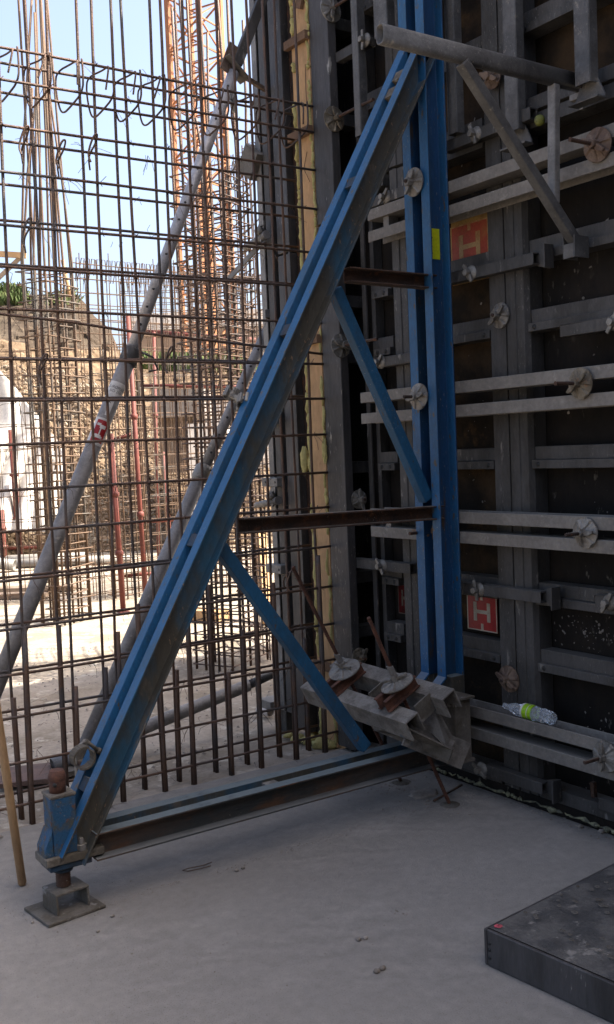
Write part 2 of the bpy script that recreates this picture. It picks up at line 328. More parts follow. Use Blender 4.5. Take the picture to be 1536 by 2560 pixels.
# panels going on behind the photographer
pG = frame_panel(-1.63, .766, .06, 2.945, ZL, 'wide formwork panel behind the photographer, lower row', 'ply')
pH = frame_panel(-1.63, .766, 2.955, 5.35, ZU, 'wide formwork panel behind the photographer, upper row', 'ply')
pI = frame_panel(-4.03, -1.634, .06, 2.945, ZL, 'wide formwork panel farthest behind the photographer, lower row', 'ply')
pJ = frame_panel(-4.03, -1.634, 2.955, 5.35, ZU, 'wide formwork panel farthest behind the photographer, upper row', 'ply')
# parent the loose hole discs to the crossbar they sit on
cross = [o for o in bpy.data.objects if o.name.startswith('crossbar')]
for o in [o for o in bpy.data.objects if o.name.startswith('hole') and o not in _before]:
    c = sum((V(v.co) for v in o.data.vertices), V())/len(o.data.vertices)
    best = min(cross, key=lambda k: min((V(v.co)-c).length for v in k.data.vertices if True))
    o.parent = best; o.matrix_parent_inverse = best.matrix_world.inverted() if False else Matrix.Identity(4)
    o.name = 'bolt_hole'
bpy.context.view_layer.update()
for o in bpy.data.objects:
    if o.name.startswith('bolt_hole') and o.parent: o.matrix_parent_inverse = o.parent.matrix_world.inverted()

# splashes of concrete on the black plywood
def splat(yr, zr, n, parent):
    m = MB()
    for _ in range(n):
        y = random.gauss(yr[0], yr[1]); z = random.gauss(zr[0], zr[1]); r = random.choice((.002, .003, .004, .006))*random.uniform(.5, 1.3)
        k = random.randint(4, 6); a0 = random.random()*6; st = random.uniform(1, 2.6); an = random.random()*PI
        ps = []
        for i in range(k):
            a = a0+2*PI*i/k; p = (math.cos(a)*r*st*random.uniform(.6, 1.2), math.sin(a)*r*random.uniform(.6, 1.2))
            ps.append((PLY-.0015, y+p[0]*math.cos(an)-p[1]*math.sin(an), z+p[0]*math.sin(an)+p[1]*math.cos(an)))
        c = (PLY-.003, y, z); m.add(ps+[c], [(i, (i+1) % k, k) for i in range(k)])
    o = place(m, 'concrete_splashes', 'plate', parent); tag(o, kind='stuff')
splat((2.86, .09), (.80, .035), 70, pB); splat((2.72, .1), (.34, .05), 60, pB); splat((2.8, .3), (1.6, .6), 40, pB)
splat((3.5, .2), (1.9, .7), 50, pA)

# H signs riveted to panel A (part of it)
def hsign(y0, y1, z0, z1, parent, red, cream, back=None, x=FX+.055):
    w_, h_ = y1-y0, z1-z0
    if back: place(MB().bb((x+.004, y0-.11, z0-.05), (x+.009, y1, z1+.03)), 'sign_backing', back, parent)
    s = place(MB().bb((x, y0, z0), (x+.003, y1, z1)), 'sign', red, parent)
    m = MB(); e = .0012
    def r(a, b, c, d): m.bb((x-.001, y0+a*w_, z0+b*h_), (x-.0002, y0+c*w_, z0+d*h_))
    r(0, 0, 1, .03); r(0, .97, 1, 1); r(0, .03, .03, .97); r(.97, .03, 1, .97)
    r(.22, .26, .33, .78); r(.67, .26, .78, .78); r(.33, .47, .67, .57); r(.46, .03, .54, .20); r(.46, .84, .54, .97)
    o = m.build('sign_letter', cream); o.parent = s; bpy.context.view_layer.update(); o.matrix_parent_inverse = s.matrix_world.inverted()
hsign(3.335, 3.53, .735, .905, pA, 'signred', 'signcream')
hsign(3.315, 3.56, 2.385, 2.60, pA, 'signred_worn', 'signbuff', 'signyellow')
hsign(3.98, 4.10, .74, .90, pC, 'signshaded', 'signshadedcream', None, PLY-.006)  # corner sign: the recess shadow is put into its red and cream

# ------------------------------------------------------------------ walers (double rails)
def waler(zt, zb, y0, y1, label, h=.052):
    t = thing('waler', (WF, y0, zb), label, 'waler', 'double steel walers across the formwork')
    # upper rail: channel lying open to the sky, lower rail: channel lying open to the ground
    for zz, name, sgn in ((zt, 'upper_rail', 1), (zb, 'lower_rail', -1)):
        m = MB(); c = V(((WF+WB)/2, 0, zz-h if sgn > 0 else zz))
        m.channel((c.x, y0, c.z), (c.x, y1, c.z), X, Z*sgn, WB-WF-.004, h, .006)
        place(m, 'rail', 'waler', t, .0025)
    for yy in (y0-.12, (y0+y1)/2, y1+.3):
        place(MB().bb((WF+.02, yy-.02, zb+.0005), (WB-.02, yy+.02, zt-h-.0005)), 'spacer', 'waler', t)
    return t
def zf(u, v): return at(u, v, 'x', WF).z
yE = -3.6
def yf(u, v): return at(u, v, 'x', WF).y
waler(zf(1116, 455), zf(1116, 515), yf(918, 540), yE, 'double steel waler just below the bracket tube, highest of the five')
waler(zf(1132, 955), zf(1132, 1014), yf(900, 985), yE, 'double steel waler passing at eye height with a bright washer on it')
waler(zf(1144, 1279), zf(1144, 1329), yf(926, 1310), yE, 'double steel waler level with the lower rusty crosspiece of the blue frame')
waler(zf(1158, 1759), zf(1158, 1812), 3.75, yE, 'lowest double steel waler with the crushed water bottle lying on it')
waler(4.35, 4.25, 4.1, yE, 'double steel waler on the upper row of panels, above the picture')

# ------------------------------------------------------------------ wing washers with tie rods
def rodtube(m, a, b, r):
    a, b = V(a), V(b); L = (b-a).length; n = max(4, int(L/.006)); pts = [a.lerp(b, i/n) for i in range(n+1)]
    m.tube(pts, r, 8, True, [r*(1.0 if i % 2 else .82) for i in range(n+1)])
def washer(c, nrm, label, R=.062, rod=(.02, .09), mt='cast', rodm='rust', spin=0.4, rdir=None, body=0):
    c = V(c); nrm = V(nrm).normalized(); rd = V(rdir).normalized() if rdir else nrm
    if mt == 'cast': mt = random.choice(('cast', 'cast', 'cast_dull', 'cast_warm'))
    R *= random.uniform(.95, 1.04); tilt = V((random.gauss(0, .05), random.gauss(0, .05), random.gauss(0, .05))); nrm = (nrm+tilt).normalized()
    t = thing('tie_washer', c, label, 'tie washer', 'round wing washers clamping tie rods')
    def wob(r, th): return (.0045 if (r > .02 and r < R*.97) else 0)*(1 if math.cos(6*th+spin) > .55 else -.35)
    m = MB().lathe([(0, .012), (.018, .012), (.026, .010), (R*.72, .004), (R*.95, .001), (R, 0), (R, -.005), (0, -.004)], c, nrm, 48, wob)
    place(m, 'plate', mt, t)
    x = nrm.orthogonal().normalized(); y = nrm.cross(x)
    a = x*math.cos(spin)+y*math.sin(spin); b = nrm.cross(a)
    m = MB().prism([(.019*math.cos(PI/3*k), .019*math.sin(PI/3*k)) for k in range(6)], c+nrm*.013, c+nrm*.042, a, b)
    for s in (-1, 1):
        m.prism([(.015*s, -.011), (.036*s, -.013), (.056*s, -.006), (.058*s, .004), (.036*s, .008), (.015*s, .010)], c+nrm*.018, c+nrm*.030, a, b)
    place(m, 'wing_nut', mt, t, .002)
    m = MB(); rodtube(m, c-rd*rod[0], c+rd*rod[1], .0085); place(m, 'tie_rod', rodm, t)
    return t
nx = -X
def onw(u, v, x): return at(u*1.035, v*1.035, 'x', x)
washer(onw(1443, 350, WF-.012), nx, 'rust brown round washer with long threaded rod on the highest waler near the right edge', rod=(.05, .15), mt='cast_rusty', spin=.2)
washer(onw(1402, 926, WF-.012), nx, 'silvery round washer with threaded rod on the waler at eye height, right side', rod=(.05, .14), spin=1.4)
washer(onw(1413, 1287, WF-.012), nx, 'grey round washer with short threaded rod on the waler below the eye-height one, right side', rod=(.05, .11), spin=.9)
washer(onw(1462, 1827, WF-.012), nx, 'spiky round washer on the lowest waler at the right edge right of the bottle', rod=(.05, .12), mt='cast', spin=2.3)
washer(onw(999, 440, 3.000), nx, 'pale round washer on the blue post between top and upper rusty crosspiece', rod=(.1, .05), spin=1.8)
washer(onw(1011, 958, 3.000), nx, 'brightest round washer on the blue post just above the end of the short blue diagonal', rod=(.1, .085), spin=1.0)
washer(onw(1026, 1285, 3.06), nx, 'yellowish round washer half behind the blue post under the lower rusty crosspiece', rod=(.1, .09), mt='cast_rusty', spin=.6)
washer(onw(1208, 762, FX-.008), nx, 'grey round washer on the panel edge right of the blue post, above eye height', rod=(.05, .05), spin=1.45, R=.058)
washer(onw(1229, 1640, FX-.008), nx, 'brownish round washer on the panel edge above the plastic bottle', rod=(.05, .05), mt='cast_rusty', spin=.3, R=.06)
washer(onw(1190, 185, FX-.03), nx, 'rusty round washer peeping out under the long bracket tube', rod=(.05, .03), mt='cast_rusty', spin=.3, R=.05)
yn = 4.235
def onn(u, v): return at(u*1.035, v*1.035, 'y', yn)
washer(onn(800, 22), -Y, 'grey round washer highest on the dark steel upright beside the yellow board', rod=(.05, .16), spin=.5)
washer(onn(808, 287), -Y, 'grey round washer on the dark steel upright, its long rod reaching the blue diagonal', rod=(.05, .32), spin=1.2)
washer(onn(868, 1206), -Y, 'small shiny round washer in the dark corner just above the lower rusty crosspiece', rod=(.04, .05), spin=1.0, R=.05)
washer(onn(824, 835), -Y, 'dull round washer on the dark steel upright behind the short blue diagonal', rod=(.05, .30), spin=2.0)
washer(onn(858, 1590)+V((.03, 0, 0)), -Y, 'dull round washer on the dark corner behind the tilted anchor yoke', rod=(.05, .05), spin=.1, R=.05)

# ------------------------------------------------------------------ alignment clamps
def clampbar(a, b, nutpos, label, out, flare=True, hgt=.05, wid=.045, mt='frame', nutm='cast', grp='alignment clamp bars bridging the panel joints'):
    """rectangular tube a->b, wedge nut at fraction nutpos, out = direction away from the wall"""
    a, b, out = V(a), V(b), V(out); d = (b-a).normalized(); up = d.cross(out).normalized()
    t = thing('clamp_bar', a, label, 'clamp bar', grp)
    m = MB(); th = .005; o2 = out*wid/2; u2 = up*hgt/2
    for s in (-1, 1):
        m.box((a+b)/2+up*s*(hgt-th)/2, ((b-a).length, th, wid), (d, up, out))
        m.box((a+b)/2+out*s*(wid-th)/2, ((b-a).length, hgt-2*th, th), (d, up, out))
    m.box((a+b)/2, ((b-a).length*.9, hgt-2*th, wid-2*th), (d, up, out))
    place(m, 'bar', mt, t, .002)
    if flare:
        m = MB().prism([(-hgt/2, -.02), (hgt/2, -.02), (hgt*.95, .05), (hgt*.95, .062), (-hgt*.95, .062), (-hgt*.95, .05)], b-out*(wid*.5), b-out*(wid*.5-.010), up, d)
        m.box(b+d*.062, (.008, hgt*1.9, wid*1.2), (d, up, out))
        place(m, 'end_claw', mt, t, .0015)
    if nutpos is not None:
        c = a.lerp(b, nutpos)+out*(wid/2)
        place(MB().lathe([(0, .012), (.02, .012), (.03, .004), (.034, 0), (.034, -.004), (0, -.004)], c, out, 16), 'nut_washer', nutm, t)
        an = random.uniform(.5, 2.6); e = d*math.cos(an)+up*math.sin(an); f = out.cross(e)
        m = MB().prism([(.015*math.cos(PI/3*k), .015*math.sin(PI/3*k)) for k in range(6)], c+out*.012, c+out*.04, e, f)
        for s in (-1, 1): m.prism([(.012*s, -.009), (.045*s, -.010), (.048*s, .004), (.012*s, .009)], c+out*.014, c+out*.024, e, f)
        place(m, 'wing_nut', nutm, t, .002)
        # claw jaw gripping the frame behind
        place(MB().bar(c-out*.05, c+out*.0, .02, .05, up), 'jaw', nutm, t)
    return t
def onc(u, v, x=FX-.03): return at(u*1.035, v*1.035, 'x', x)
def seg(p, q): return p, q
def hbar(u0, v0, u1, v1, np, label, x=FX-.028, **k):
    p, q = onc(u0, v0, x), onc(u1, v1, x); zz = (p.z+q.z)/2
    return clampbar((x, p.y, zz), (x, q.y, zz), np, label, -X, **k)
hbar(1050, 668, 1298, 642, .42, 'short clamp bar with flared end beneath the worn orange sign')
hbar(1070, 1415, 1315, 1438, .42, 'short clamp bar with flared end directly above the red sign')
hbar(1080, 1832, 1318, 1895, .42, 'short clamp bar with flared end near the floor under the lowest waler')
hbar(858, 1352, 1000, 1380, .55, 'short clamp bar in the dark corner left of the blue post, below the waler end', flare=False)
hbar(885, 880, 1000, 866, .4, 'short clamp bar in the dark corner left of the blue post, above eye height', flare=False)
hbar(890, 500, 1010, 448, .45, 'short clamp bar in the dark corner behind the round washer of the blue post', flare=False)
hbar(1080, 350, 1290, 283, .4, 'clamp bar along the joint between lower and upper panels, left of the bracket diagonal', flare=False)
hbar(1362, 803, 1560, 765, .7, 'clamp bar with a slot at the right edge, above eye height', flare=False)
hbar(1446, 1448, 1640, 1475, .2, 'clamp bar cut by the right edge at the height of the red sign', flare=False)
hbar(1455, 1930, 1640, 2010, None, 'round ended clamp bar low at the right edge near the floor foam', flare=False)
def vbar(u, vtop, vbot, np, label, wid=.075, x=FX-.04, **k):
    p = onc(u, vbot, x)
    return clampbar((x, p.y, p.z+1.3), p, np, label, -X, hgt=wid, grp='upright clamp bars over the joint of the panel rows', mt='bracket', **k)
vbar(1247, 0, 318, .52, 'upright clamp bar with wing nut left of the top right one', x=FX-.045)
vbar(1418, 0, 205, .60, 'upright clamp bar in the top right corner above the end of the long tube', x=FX-.08)
vbar(1103, 0, 325, None, 'upright clamp bar just right of the blue post top', wid=.06, flare=False)
vbar(930, 0, 88, None, 'upright clamp bar behind the open left end of the long tube', wid=.1, x=3.1, flare=False)
vbar(875, 0, 330, None, 'thin upright clamp bar left of the blue diagonal near the picture top', wid=.05, x=3.15, flare=False)
# yellow lens of a bar end
o = MB().lathe([(0, .008), (.014, .007), (.022, 0), (.022, -.012), (0, -.012)], onc(1304, 290, FX-.04), V((-.75, -.65, 0)), 16).build('end_plug', 'olive')
tag(o, 'dirty yellow plastic plug in the end of the bar at the upper panel joint', 'plug')

# ------------------------------------------------------------------ walkway bracket
yb = at(1400*1.035, 195*1.035, 'x', 3.22).y
def onb(u, v): return at(u*1.035, v*1.035, 'y', yb)
br = thing('walkway_bracket', onb(1390, 600), 'grey tubular walkway bracket with long horizontal tube and slanting strut, hooked on the panels', 'bracket')
a, b = onb(918, 88), onb(1404, 197); a.z = b.z = (a.z+b.z)/2
prof = []; hw, hh = .021, .034
for k in range(20):
    th = 2*PI*k/20; c_, s_ = math.cos(th), math.sin(th)
    prof.append((hw*abs(c_)**.6*(1 if c_ > 0 else -1), hh*abs(s_)**.7*(1 if s_ > 0 else -1)))
m = MB(); n = len(prof); vs = []
for p, k in ((a, 1), (b, 1), (b, .86), (a, .86)): vs += [p+Y*q[0]*k+Z*q[1]*k for q in prof]
m.add(vs, [(i*n+k, i*n+(k+1) % n, ((i+1) % 4)*n+(k+1) % n, ((i+1) % 4)*n+k) for i in range(4) for k in range(n)], True)
place(m, 'top_tube', 'bracket', br)
place(MB().bar(onb(1116, 150), onb(1388, 582), .04, .04, Y), 'diagonal_strut', 'bracket', br, .005)
place(MB().bar(onb(1338, 205), onb(1338, 492), .032, .038, Y), 'upright_strut', 'galv', br, .005)
h_ = onb(1388, 590); m = MB()
m.bb((h_.x-.035, yb-.030, h_.z-.055), (h_.x+.05, yb-.025, h_.z+.03)); m.bb((h_.x-.035, yb+.025, h_.z-.055), (h_.x+.05, yb+.030, h_.z+.03))
m.bb((h_.x-.035, yb-.025, h_.z-.055), (h_.x-.028, yb+.025, h_.z+.0))
place(m, 'hook_shoe', 'bracket', br, .004)
m = MB().bb((b.x-.02, yb-.045, b.z-.06), (b.x+.01, yb+.045, b.z-.034)); m.bb((b.x-.005, yb-.01, b.z-.10), (b.x+.02, yb+.01, b.z-.06))
place(m, 'hanging_claw', 'galv', br, .004)
hbar(820, 142, 896, 97, .96, 'short dark clamp bar beside the open left end of the long bracket tube', x=3.18, flare=False)

# ------------------------------------------------------------------ blue bracing frame
fr = thing('bracing_frame', (2.2, YB, 0), 'large blue triangular bracing frame propping the formwork wall, on a screw foot', 'bracing frame')
YN, YFa = YB-.030, YB+.030         # the two webs
FW = .055
def pair(p0, p1, h, side, name, mt, fw=FW, t=.0075):
    """two channels back to back, gap 60 mm, flanges pointing outwards in y; p0,p1 = (x,z) of the outer face, side = unit dir (x,z) inwards"""
    sd = V((side[0], 0, side[1])); out = []
    for yy, fl in ((YN, -Y), (YFa, Y)):
        c0 = V((p0[0], yy, p0[1]))+sd*h/2; c1 = V((p1[0], yy, p1[1]))+sd*h/2
        m = MB().channel(c0, c1, sd, fl, h, fw, t); o_ = place(m, name, mt[0], fr, .0022); out.append(o_)
        o_.data.materials.append(M[mt[1]])
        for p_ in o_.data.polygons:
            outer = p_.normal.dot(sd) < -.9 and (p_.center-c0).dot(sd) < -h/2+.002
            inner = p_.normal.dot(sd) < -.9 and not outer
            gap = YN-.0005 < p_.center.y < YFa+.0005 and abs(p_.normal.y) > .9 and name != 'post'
            if not outer and not gap and not (inner and name == 'post'): p_.material_index = 1  # webs and inner faces: channel shade put into the colour, plus grime
    return out
PXF = 3.012
post = pair((PXF, .56), (PXF, 4.1), .112, (1, 0), 'post', ('blue', 'blue_shaded'))
# kinked feet of the front flanges
for yy in (YN-FW/2, YFa+FW/2):
    place(MB().bar((PXF+.004, yy, .565), (PXF-.075, yy, .50), FW, .008, X), 'flange_kink', 'blue', fr, .001)
place(MB().bb((PXF+.03, YN-FW-.0, .30), (PXF+.112, YN-.001, .562)), 'post_foot', 'blue_worn_shaded', fr, .002)
place(MB().bb((PXF+.03, YFa+.001, .30), (PXF+.112, YFa+FW, .562)), 'post_foot', 'blue_worn_shaded', fr, .002)
d0, d1 = at(376, 1645, 'y', YN-FW), at(770, 750, 'y', YN-FW)
dd = (d1-d0); dd.y = 0; dd.normalize(); perp = V((dd.z, 0, -dd.x))        # inwards (down-right)
top = d0+dd*((PXF-.004-d0.x)/dd.x); bot = d0+dd*((.215-d0.z)/dd.z)
pair((bot.x, bot.z), (top.x, top.z), .098, (perp.x, perp.z), 'diagonal_strut', ('blue', 'blue_worn_shaded'))
# spacer plates in the gap of the diagonal
for f_ in (.07, .34, .60, .80, .93, .955):
    c = bot.lerp(top, f_)+perp*.02; c.y = YB
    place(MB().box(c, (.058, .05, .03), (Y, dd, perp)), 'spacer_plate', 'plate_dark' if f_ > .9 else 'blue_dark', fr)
# base beam
b0, b1 = at(253, 2067, 'y', YN-FW), at(800, 1954, 'y', YN-FW)
zb0 = (b0.z+b1.z)/2
pair((b0.x-.02, zb0), (3.06, zb0), .10, (0, -1), 'base_beam', ('blue_worn_shaded', 'base_web'))
place(MB().bb((2.1, YN+.001, zb0-.06), (2.16, YFa-.001, zb0-.01)), 'spacer_plate', 'plate', fr)
# crosspieces
def cross_piece(u0, v0, u1, v1, hh, mt, name='crosspiece'):
    p, q = at(u0, v0, 'y', YB-.03), at(u1, v1, 'y', YB-.03); zz = q.z
    m = MB().channel((p.x, YB-.012, p.z), (PXF+.05, YB-.012, zz), Z, -Y, hh, .05, .007)
    return place(m, name, mt, fr, .002)
cross_piece(865, 688, 1070, 706, .062, 'rust'); cross_piece(600, 1315, 1085, 1282, .062, 'rust')
def strut(u0, v0, u1, v1, name, mt):
    p, q = at(u0, v0, 'y', YB), at(u1, v1, 'y', YB)
    d = (q-p).normalized(); pe = d.cross(Y)
    m = MB(); m.box((p+q)/2, ((q-p).length, .05, .052), (d, Y, pe)); return place(m, name, mt, fr, .004)
strut(835, 722, 1066, 1250, 'short_diagonal', 'blue_strut'); strut(548, 1366, 912, 1868, 'short_diagonal', 'blue_strut')
# stickers
c = at(1084, 615, 'y', YN+.0005); 
p0 = at(1075, 570, 'y', YN-.0098); p1 = at(1101, 649, 'y', YN-.0098)
st = place(MB().bb((min(p0.x, p1.x), YN-.0098, p1.z), (max(p0.x, p1.x), YN-.0080, p0.z)), 'sticker', 'yellow', fr)
m = MB()
for k in range(9):
    zz = p1.z+(p0.z-p1.z)*(.08+.1*k); m.bb((p0.x+.004, YN-.0105, zz), (p0.x+.004+random.uniform(.004, .01), YN-.0100, zz+.0035))
place(m, 'printed_text', 'black', fr)
# coupler clamps on the diagonal
def coupler(c, root, r=.027, axis=Y, mt='cast', sc=1.0):
    c = V(c); ax = V(axis).normalized(); u = ax.orthogonal().normalized(); v = ax.cross(u)
    for s in (0, PI):
        pts = [c+u*math.cos(s+t_)*r+v*math.sin(s+t_)*r for t_ in [PI*(.08+.84*k/9) for k in range(10)]]
        m = MB()
        for k in range(9): m.bar(pts[k], pts[k+1], .045*sc, .008*sc, (pts[k]+pts[k+1])/2-c)
        place(m, 'coupler_jaw', mt, root, .001)
    m = MB().tube([c+u*(r+.012)*sc+v*-.03, c+u*(r+.012)+v*.035], .007, 8); m.lathe([(0, .01), (.013, .01), (.013, -.004), (0, -.004)], c+u*(r+.012)+v*.035, v, 6)
    place(m, 'coupler_bolt', mt, root)
cc = at(207, 1893, 'y', YB+.02); coupler(cc, fr, .040, Y, 'plate_dark')
cc = at(613, 1003, 'y', YFa+.05); coupler(cc, fr, .030, dd+Y*.5)
cc2 = at(580, 985, 'y', YFa+.12); coupler(cc2, fr, .030, V((.5, 0, .85)))
place(MB().bar(cc, cc2, .04, .02), 'coupler_link', 'cast', fr, .003)
# foot: socket box, base plate with bolt, spindle, saddle and ground plate
fx, fy = 1.235, 3.47
place(MB().bb((fx-.046, fy-.047, .420), (fx+.048, fy+.047, .430)), 'socket_cap', 'plate_dark', fr, .002)
m = MB()
for s in (-1, 1): m.bb((fx-.042, fy+s*.041-.004, .216), (fx+.044, fy+s*.041+.004, .4185))
m.bb((fx-.044, fy-.036, .216), (fx-.036, fy+.036, .4185)); m.bb((fx+.036, fy-.036, .216), (fx+.042, fy+.036, .4185))
place(m, 'socket_box', 'blue_foot', fr, .002)
m = MB().prism([(-.045, .216), (-.045, .31), (-.074, .245), (-.074, .216)], (fx, fy-.043, 0), (fx, fy+.043, 0), X, Z)
place(m, 'gusset', 'blue_foot', fr, .002)
place(MB().bb((fx-.078, fy-.060, .186), (fx+.138, fy+.060, .2155)), 'foot_plate', 'plate_dark', fr, .004)
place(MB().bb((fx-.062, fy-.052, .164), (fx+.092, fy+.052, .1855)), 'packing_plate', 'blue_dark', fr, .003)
bp_ = V((fx+.058, fy-.042, .2157)); m = MB().lathe([(0, .045), (.007, .044), (.011, .036), (.012, .022), (.012, 0)], bp_, Z, 12)
m.prism([(.019*math.cos(PI/3*k), .019*math.sin(PI/3*k)) for k in range(6)], bp_, bp_+Z*.022, X, Y)
place(m, 'hex_bolt', 'galv', fr, .0015)
m = MB(); zs = [.088+.004*i for i in range(18)]; m.tube([(fx, fy, z) for z in zs], .03, 20, True, [.027 if i % 2 else .0235 for i in range(18)])
place(m, 'spindle', 'rust', fr)
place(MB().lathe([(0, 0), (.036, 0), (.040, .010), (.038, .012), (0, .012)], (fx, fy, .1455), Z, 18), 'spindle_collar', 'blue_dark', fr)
m = MB(); m.tube([(fx-.002, fy, .425), (fx-.002, fy, .470)], .029, 18); m.tube([(fx-.002, fy, .470), (fx-.002, fy, .477), (fx-.002, fy, .487), (fx-.002, fy, .508)], .029, 18, True, [.029, .032, .032, .025])
place(m, 'spindle_head', 'red_rust', fr)
place(MB().lathe([(0, .001), (.008, .001), (.008, -.002)], (fx-.02, fy-.0235, .462), V((-.6, -.8, 0)), 10), 'pin_hole', 'black', fr)
rz = Matrix.Rotation(math.radians(6), 3, 'Z'); ax6 = (rz @ X, rz @ Y, Z)
m = MB()
m.box((fx+.005, fy-.004, .0825), (.128, .112, .009), ax6)
for s in (-1, 1): m.box(V((fx+.005, fy-.004, .0450))+ax6[0]*s*.060, (.008, .112, .0655), ax6)
place(m, 'saddle', 'plate_dark', fr, .003)
place(MB().box((fx+.0, fy-.0, .006), (.222, .196, .012), ax6), 'ground_plate', 'plate_dark', fr, .003)

# tie nut with tilted plate that stands on the mesh side of the foot
tp = thing('tilted_plate', (1.36, 3.62, .30), 'small tilted grey steel plate clamped behind the spindle head of the foot', 'plate')
place(MB().box((1.375, 3.60, .475), (.075, .012, .14), (V((.75, .5, .2)).normalized(), V((-.5, .8, .1)).normalized(), Z)), 'plate', 'cast', tp, .002)
place(MB().tube([(1.37, 3.58, .42), (1.37, 3.58, .49)], .018, 10), 'nut', 'rust', tp)

# ------------------------------------------------------------------ anchor yoke
yk = thing('anchor_yoke', (2.78, 3.55, .2), 'tilted pale splattered steel anchor yoke of two channels at the foot of the blue post', 'anchor yoke')
R_ = V((-.46, 0, .888)).normalized(); T_ = V((.888, 0, .46)).normalized()
P0 = V((2.735, 0, .545))
def yoke_beam(off, y0, y1, z=0):
    c = P0+T_*off
    for s in (-1, 1): pass
    m = MB().channel(V((c.x, y0, c.z)), V((c.x, y1, c.z-.02)), T_, -R_, .080, .095, .008)
    return place(m, 'channel', 'plate', yk, .0025)
yoke_beam(.088, 3.965, 3.16); yoke_beam(-.088, 3.99, 3.215)
for yy in (3.86, 3.55, 3.24):
    c = P0-R_*.045; place(MB().box(V((c.x, yy, c.z)), (.095, .008, .085), (T_, Y, R_)), 'web_plate', 'plate_dark', yk)
# big sloping gusset below the front channel and the foot bracket
def P(u, v, x): return at(u*1.035, v*1.035, 'x', x)
g1 = [P(868, 1700, 2.66), P(985, 1760, 2.66), P(1093, 1812, 2.83), P(1084, 1838, 2.83), P(905, 1765, 2.66)]
m = MB(); k = len(g1); vs = g1+[p+V((.008, 0, .002)) for p in g1]
m.add(vs, [tuple(range(k)), tuple(range(k, 2*k))[::-1]]+[(i, (i+1) % k, k+(i+1) % k, k+i) for i in range(k)])
place(m, 'gusset_plate', 'plate_dark', yk)
g2 = [P(1010, 1735, 2.78), P(1045, 1690, 2.84), P(1100, 1790, 2.93), P(1086, 1815, 2.86)]
m = MB(); k = len(g2); vs = g2+[p+V((0, .009, 0)) for p in g2]
m.add(vs, [tuple(range(k)), tuple(range(k, 2*k))[::-1]]+[(i, (i+1) % k, k+(i+1) % k, k+i) for i in range(k)])
place(m, 'end_plate', 'plate', yk)
m = MB()
m.bb((2.975, 3.30, .215), (3.065, 3.309, .485)); m.bb((2.975, 3.3095, .215), (2.984, 3.41, .485)); m.bb((2.955, 3.29, .200), (3.075, 3.42, .2145))
m.bb((2.945, 3.275, .4855), (3.07, 3.42, .496))
place(m, 'foot_bracket', 'plate_dark', yk, .002)
place(MB().bar((2.70, 3.30, .40), (2.99, 3.26, .245), .010, .12, Z), 'lower_plate', 'plate', yk)
# rusty packers, two at each rod
for yy in (3.745, 3.366):
    for s in (-.022, .022):
        c = P0+R_*.022; m = MB()
        m.channel(V((c.x, yy+s, c.z))-T_*.115, V((c.x, yy+s, c.z))+T_*.075, R_, Y*(1 if s > 0 else -1), .055, .020, .006)
        place(m, 'packer', 'red_rust', yk, .002)
# anchor rods: things of their own, each with washer, nut and floor disc
def anchor(yy, foot, length, label):
    c = P0+R_*.058; c.y = yy; ft = V(foot); d = (c-ft).normalized()
    t = washer(c, R_, label, R=.074, rod=(0.001, .002), spin=.9 if yy > 3.5 else 1.6, rdir=d)
    for ch in list(t.children):
        if ch.name.startswith('tie_rod'): bpy.data.objects.remove(ch)
    m = MB(); rodtube(m, ft+d*.012, c+d*length, .0095); place(m, 'anchor_rod', 'red_rust', t)
    place(MB().prism([(.017*math.cos(PI/3*k), .017*math.sin(PI/3*k)) for k in range(6)], c+d*.04, c+d*.085, X, Y), 'lock_nut', 'galv', t, .001)
    place(MB().lathe([(0, .008), (.03, .007), (.042, .003), (.047, 0)], ft, Z, 18, lambda r, th: .002*math.sin(3*th+r*90)), 'grout_disc', 'plate_dark', t)
    t['group'] = 'inclined anchor rods through the yoke'; t['category'] = 'anchor rod'
anchor(3.745, (3.019, 3.745, 0), .56, 'longer rusty anchor rod with washer on the far left end of the tilted yoke')
anchor(3.366, (2.985, 3.366, 0), .33, 'shorter rusty anchor rod with washer on the near right end of the tilted yoke')

# ------------------------------------------------------------------ wall reinforcement
mesh = thing('rebar_wall_cage', (2.1, 4.46, 0), 'double layered rusty rebar wall mesh standing from the left edge to the yellow stop end', 'rebar cage')
def chaikin(pts, n=2):
    pts = [V(p) for p in pts]
    for _ in range(n):
        q = [pts[0]]
        for a, b in zip(pts, pts[1:]): q += [a.lerp(b, .25), a.lerp(b, .75)]
        pts = q+[pts[-1]]
    return pts
def wig(a, b, n, amp, seed):
    a, b = V(a), V(b); return [a.lerp(b, i/n)+V((noise.noise(V((i*.37, seed, 1))), noise.noise(V((i*.37, seed, 5)))*.5, noise.noise(V((i*.37, seed, 9)))))*amp*(1 if 0 < i < n else .3) for i in range(n+1)]
def vertical(u1, v1, u2, v2, yy, r, top=4.6, bottom=-.01):
    p, q = at(u1, v1, 'y', yy), at(u2, v2, 'y', yy); k = (p.x-q.x)/(p.z-q.z)
    f = lambda z: V((q.x+k*(z-q.z), yy, z))
    place(MB().tube(wig(f(bottom), f(top), 10, .009, u1*.13), r, 8), 'vertical_bar', 'rebar', mesh)
rv = .0072
def bent(x0, x1, yy, top, seed):
    """x0 at the floor, x1 at z 2.7"""
    a = V((x0, yy, -.01)); b = V((x0+(x1-x0)*top/2.7, yy, top))
    place(MB().tube(wig(a, b, 12, .009, seed), rv, 8), 'vertical_bar', 'rebar', mesh)
FRONT = [(1.437, 1.480), (1.655, 1.70), (1.874, 1.915), (2.091, 2.083), (2.247, 2.267), (2.459, 2.472), (2.634, 2.66), (2.848, 2.85), (3.031, 3.04)]
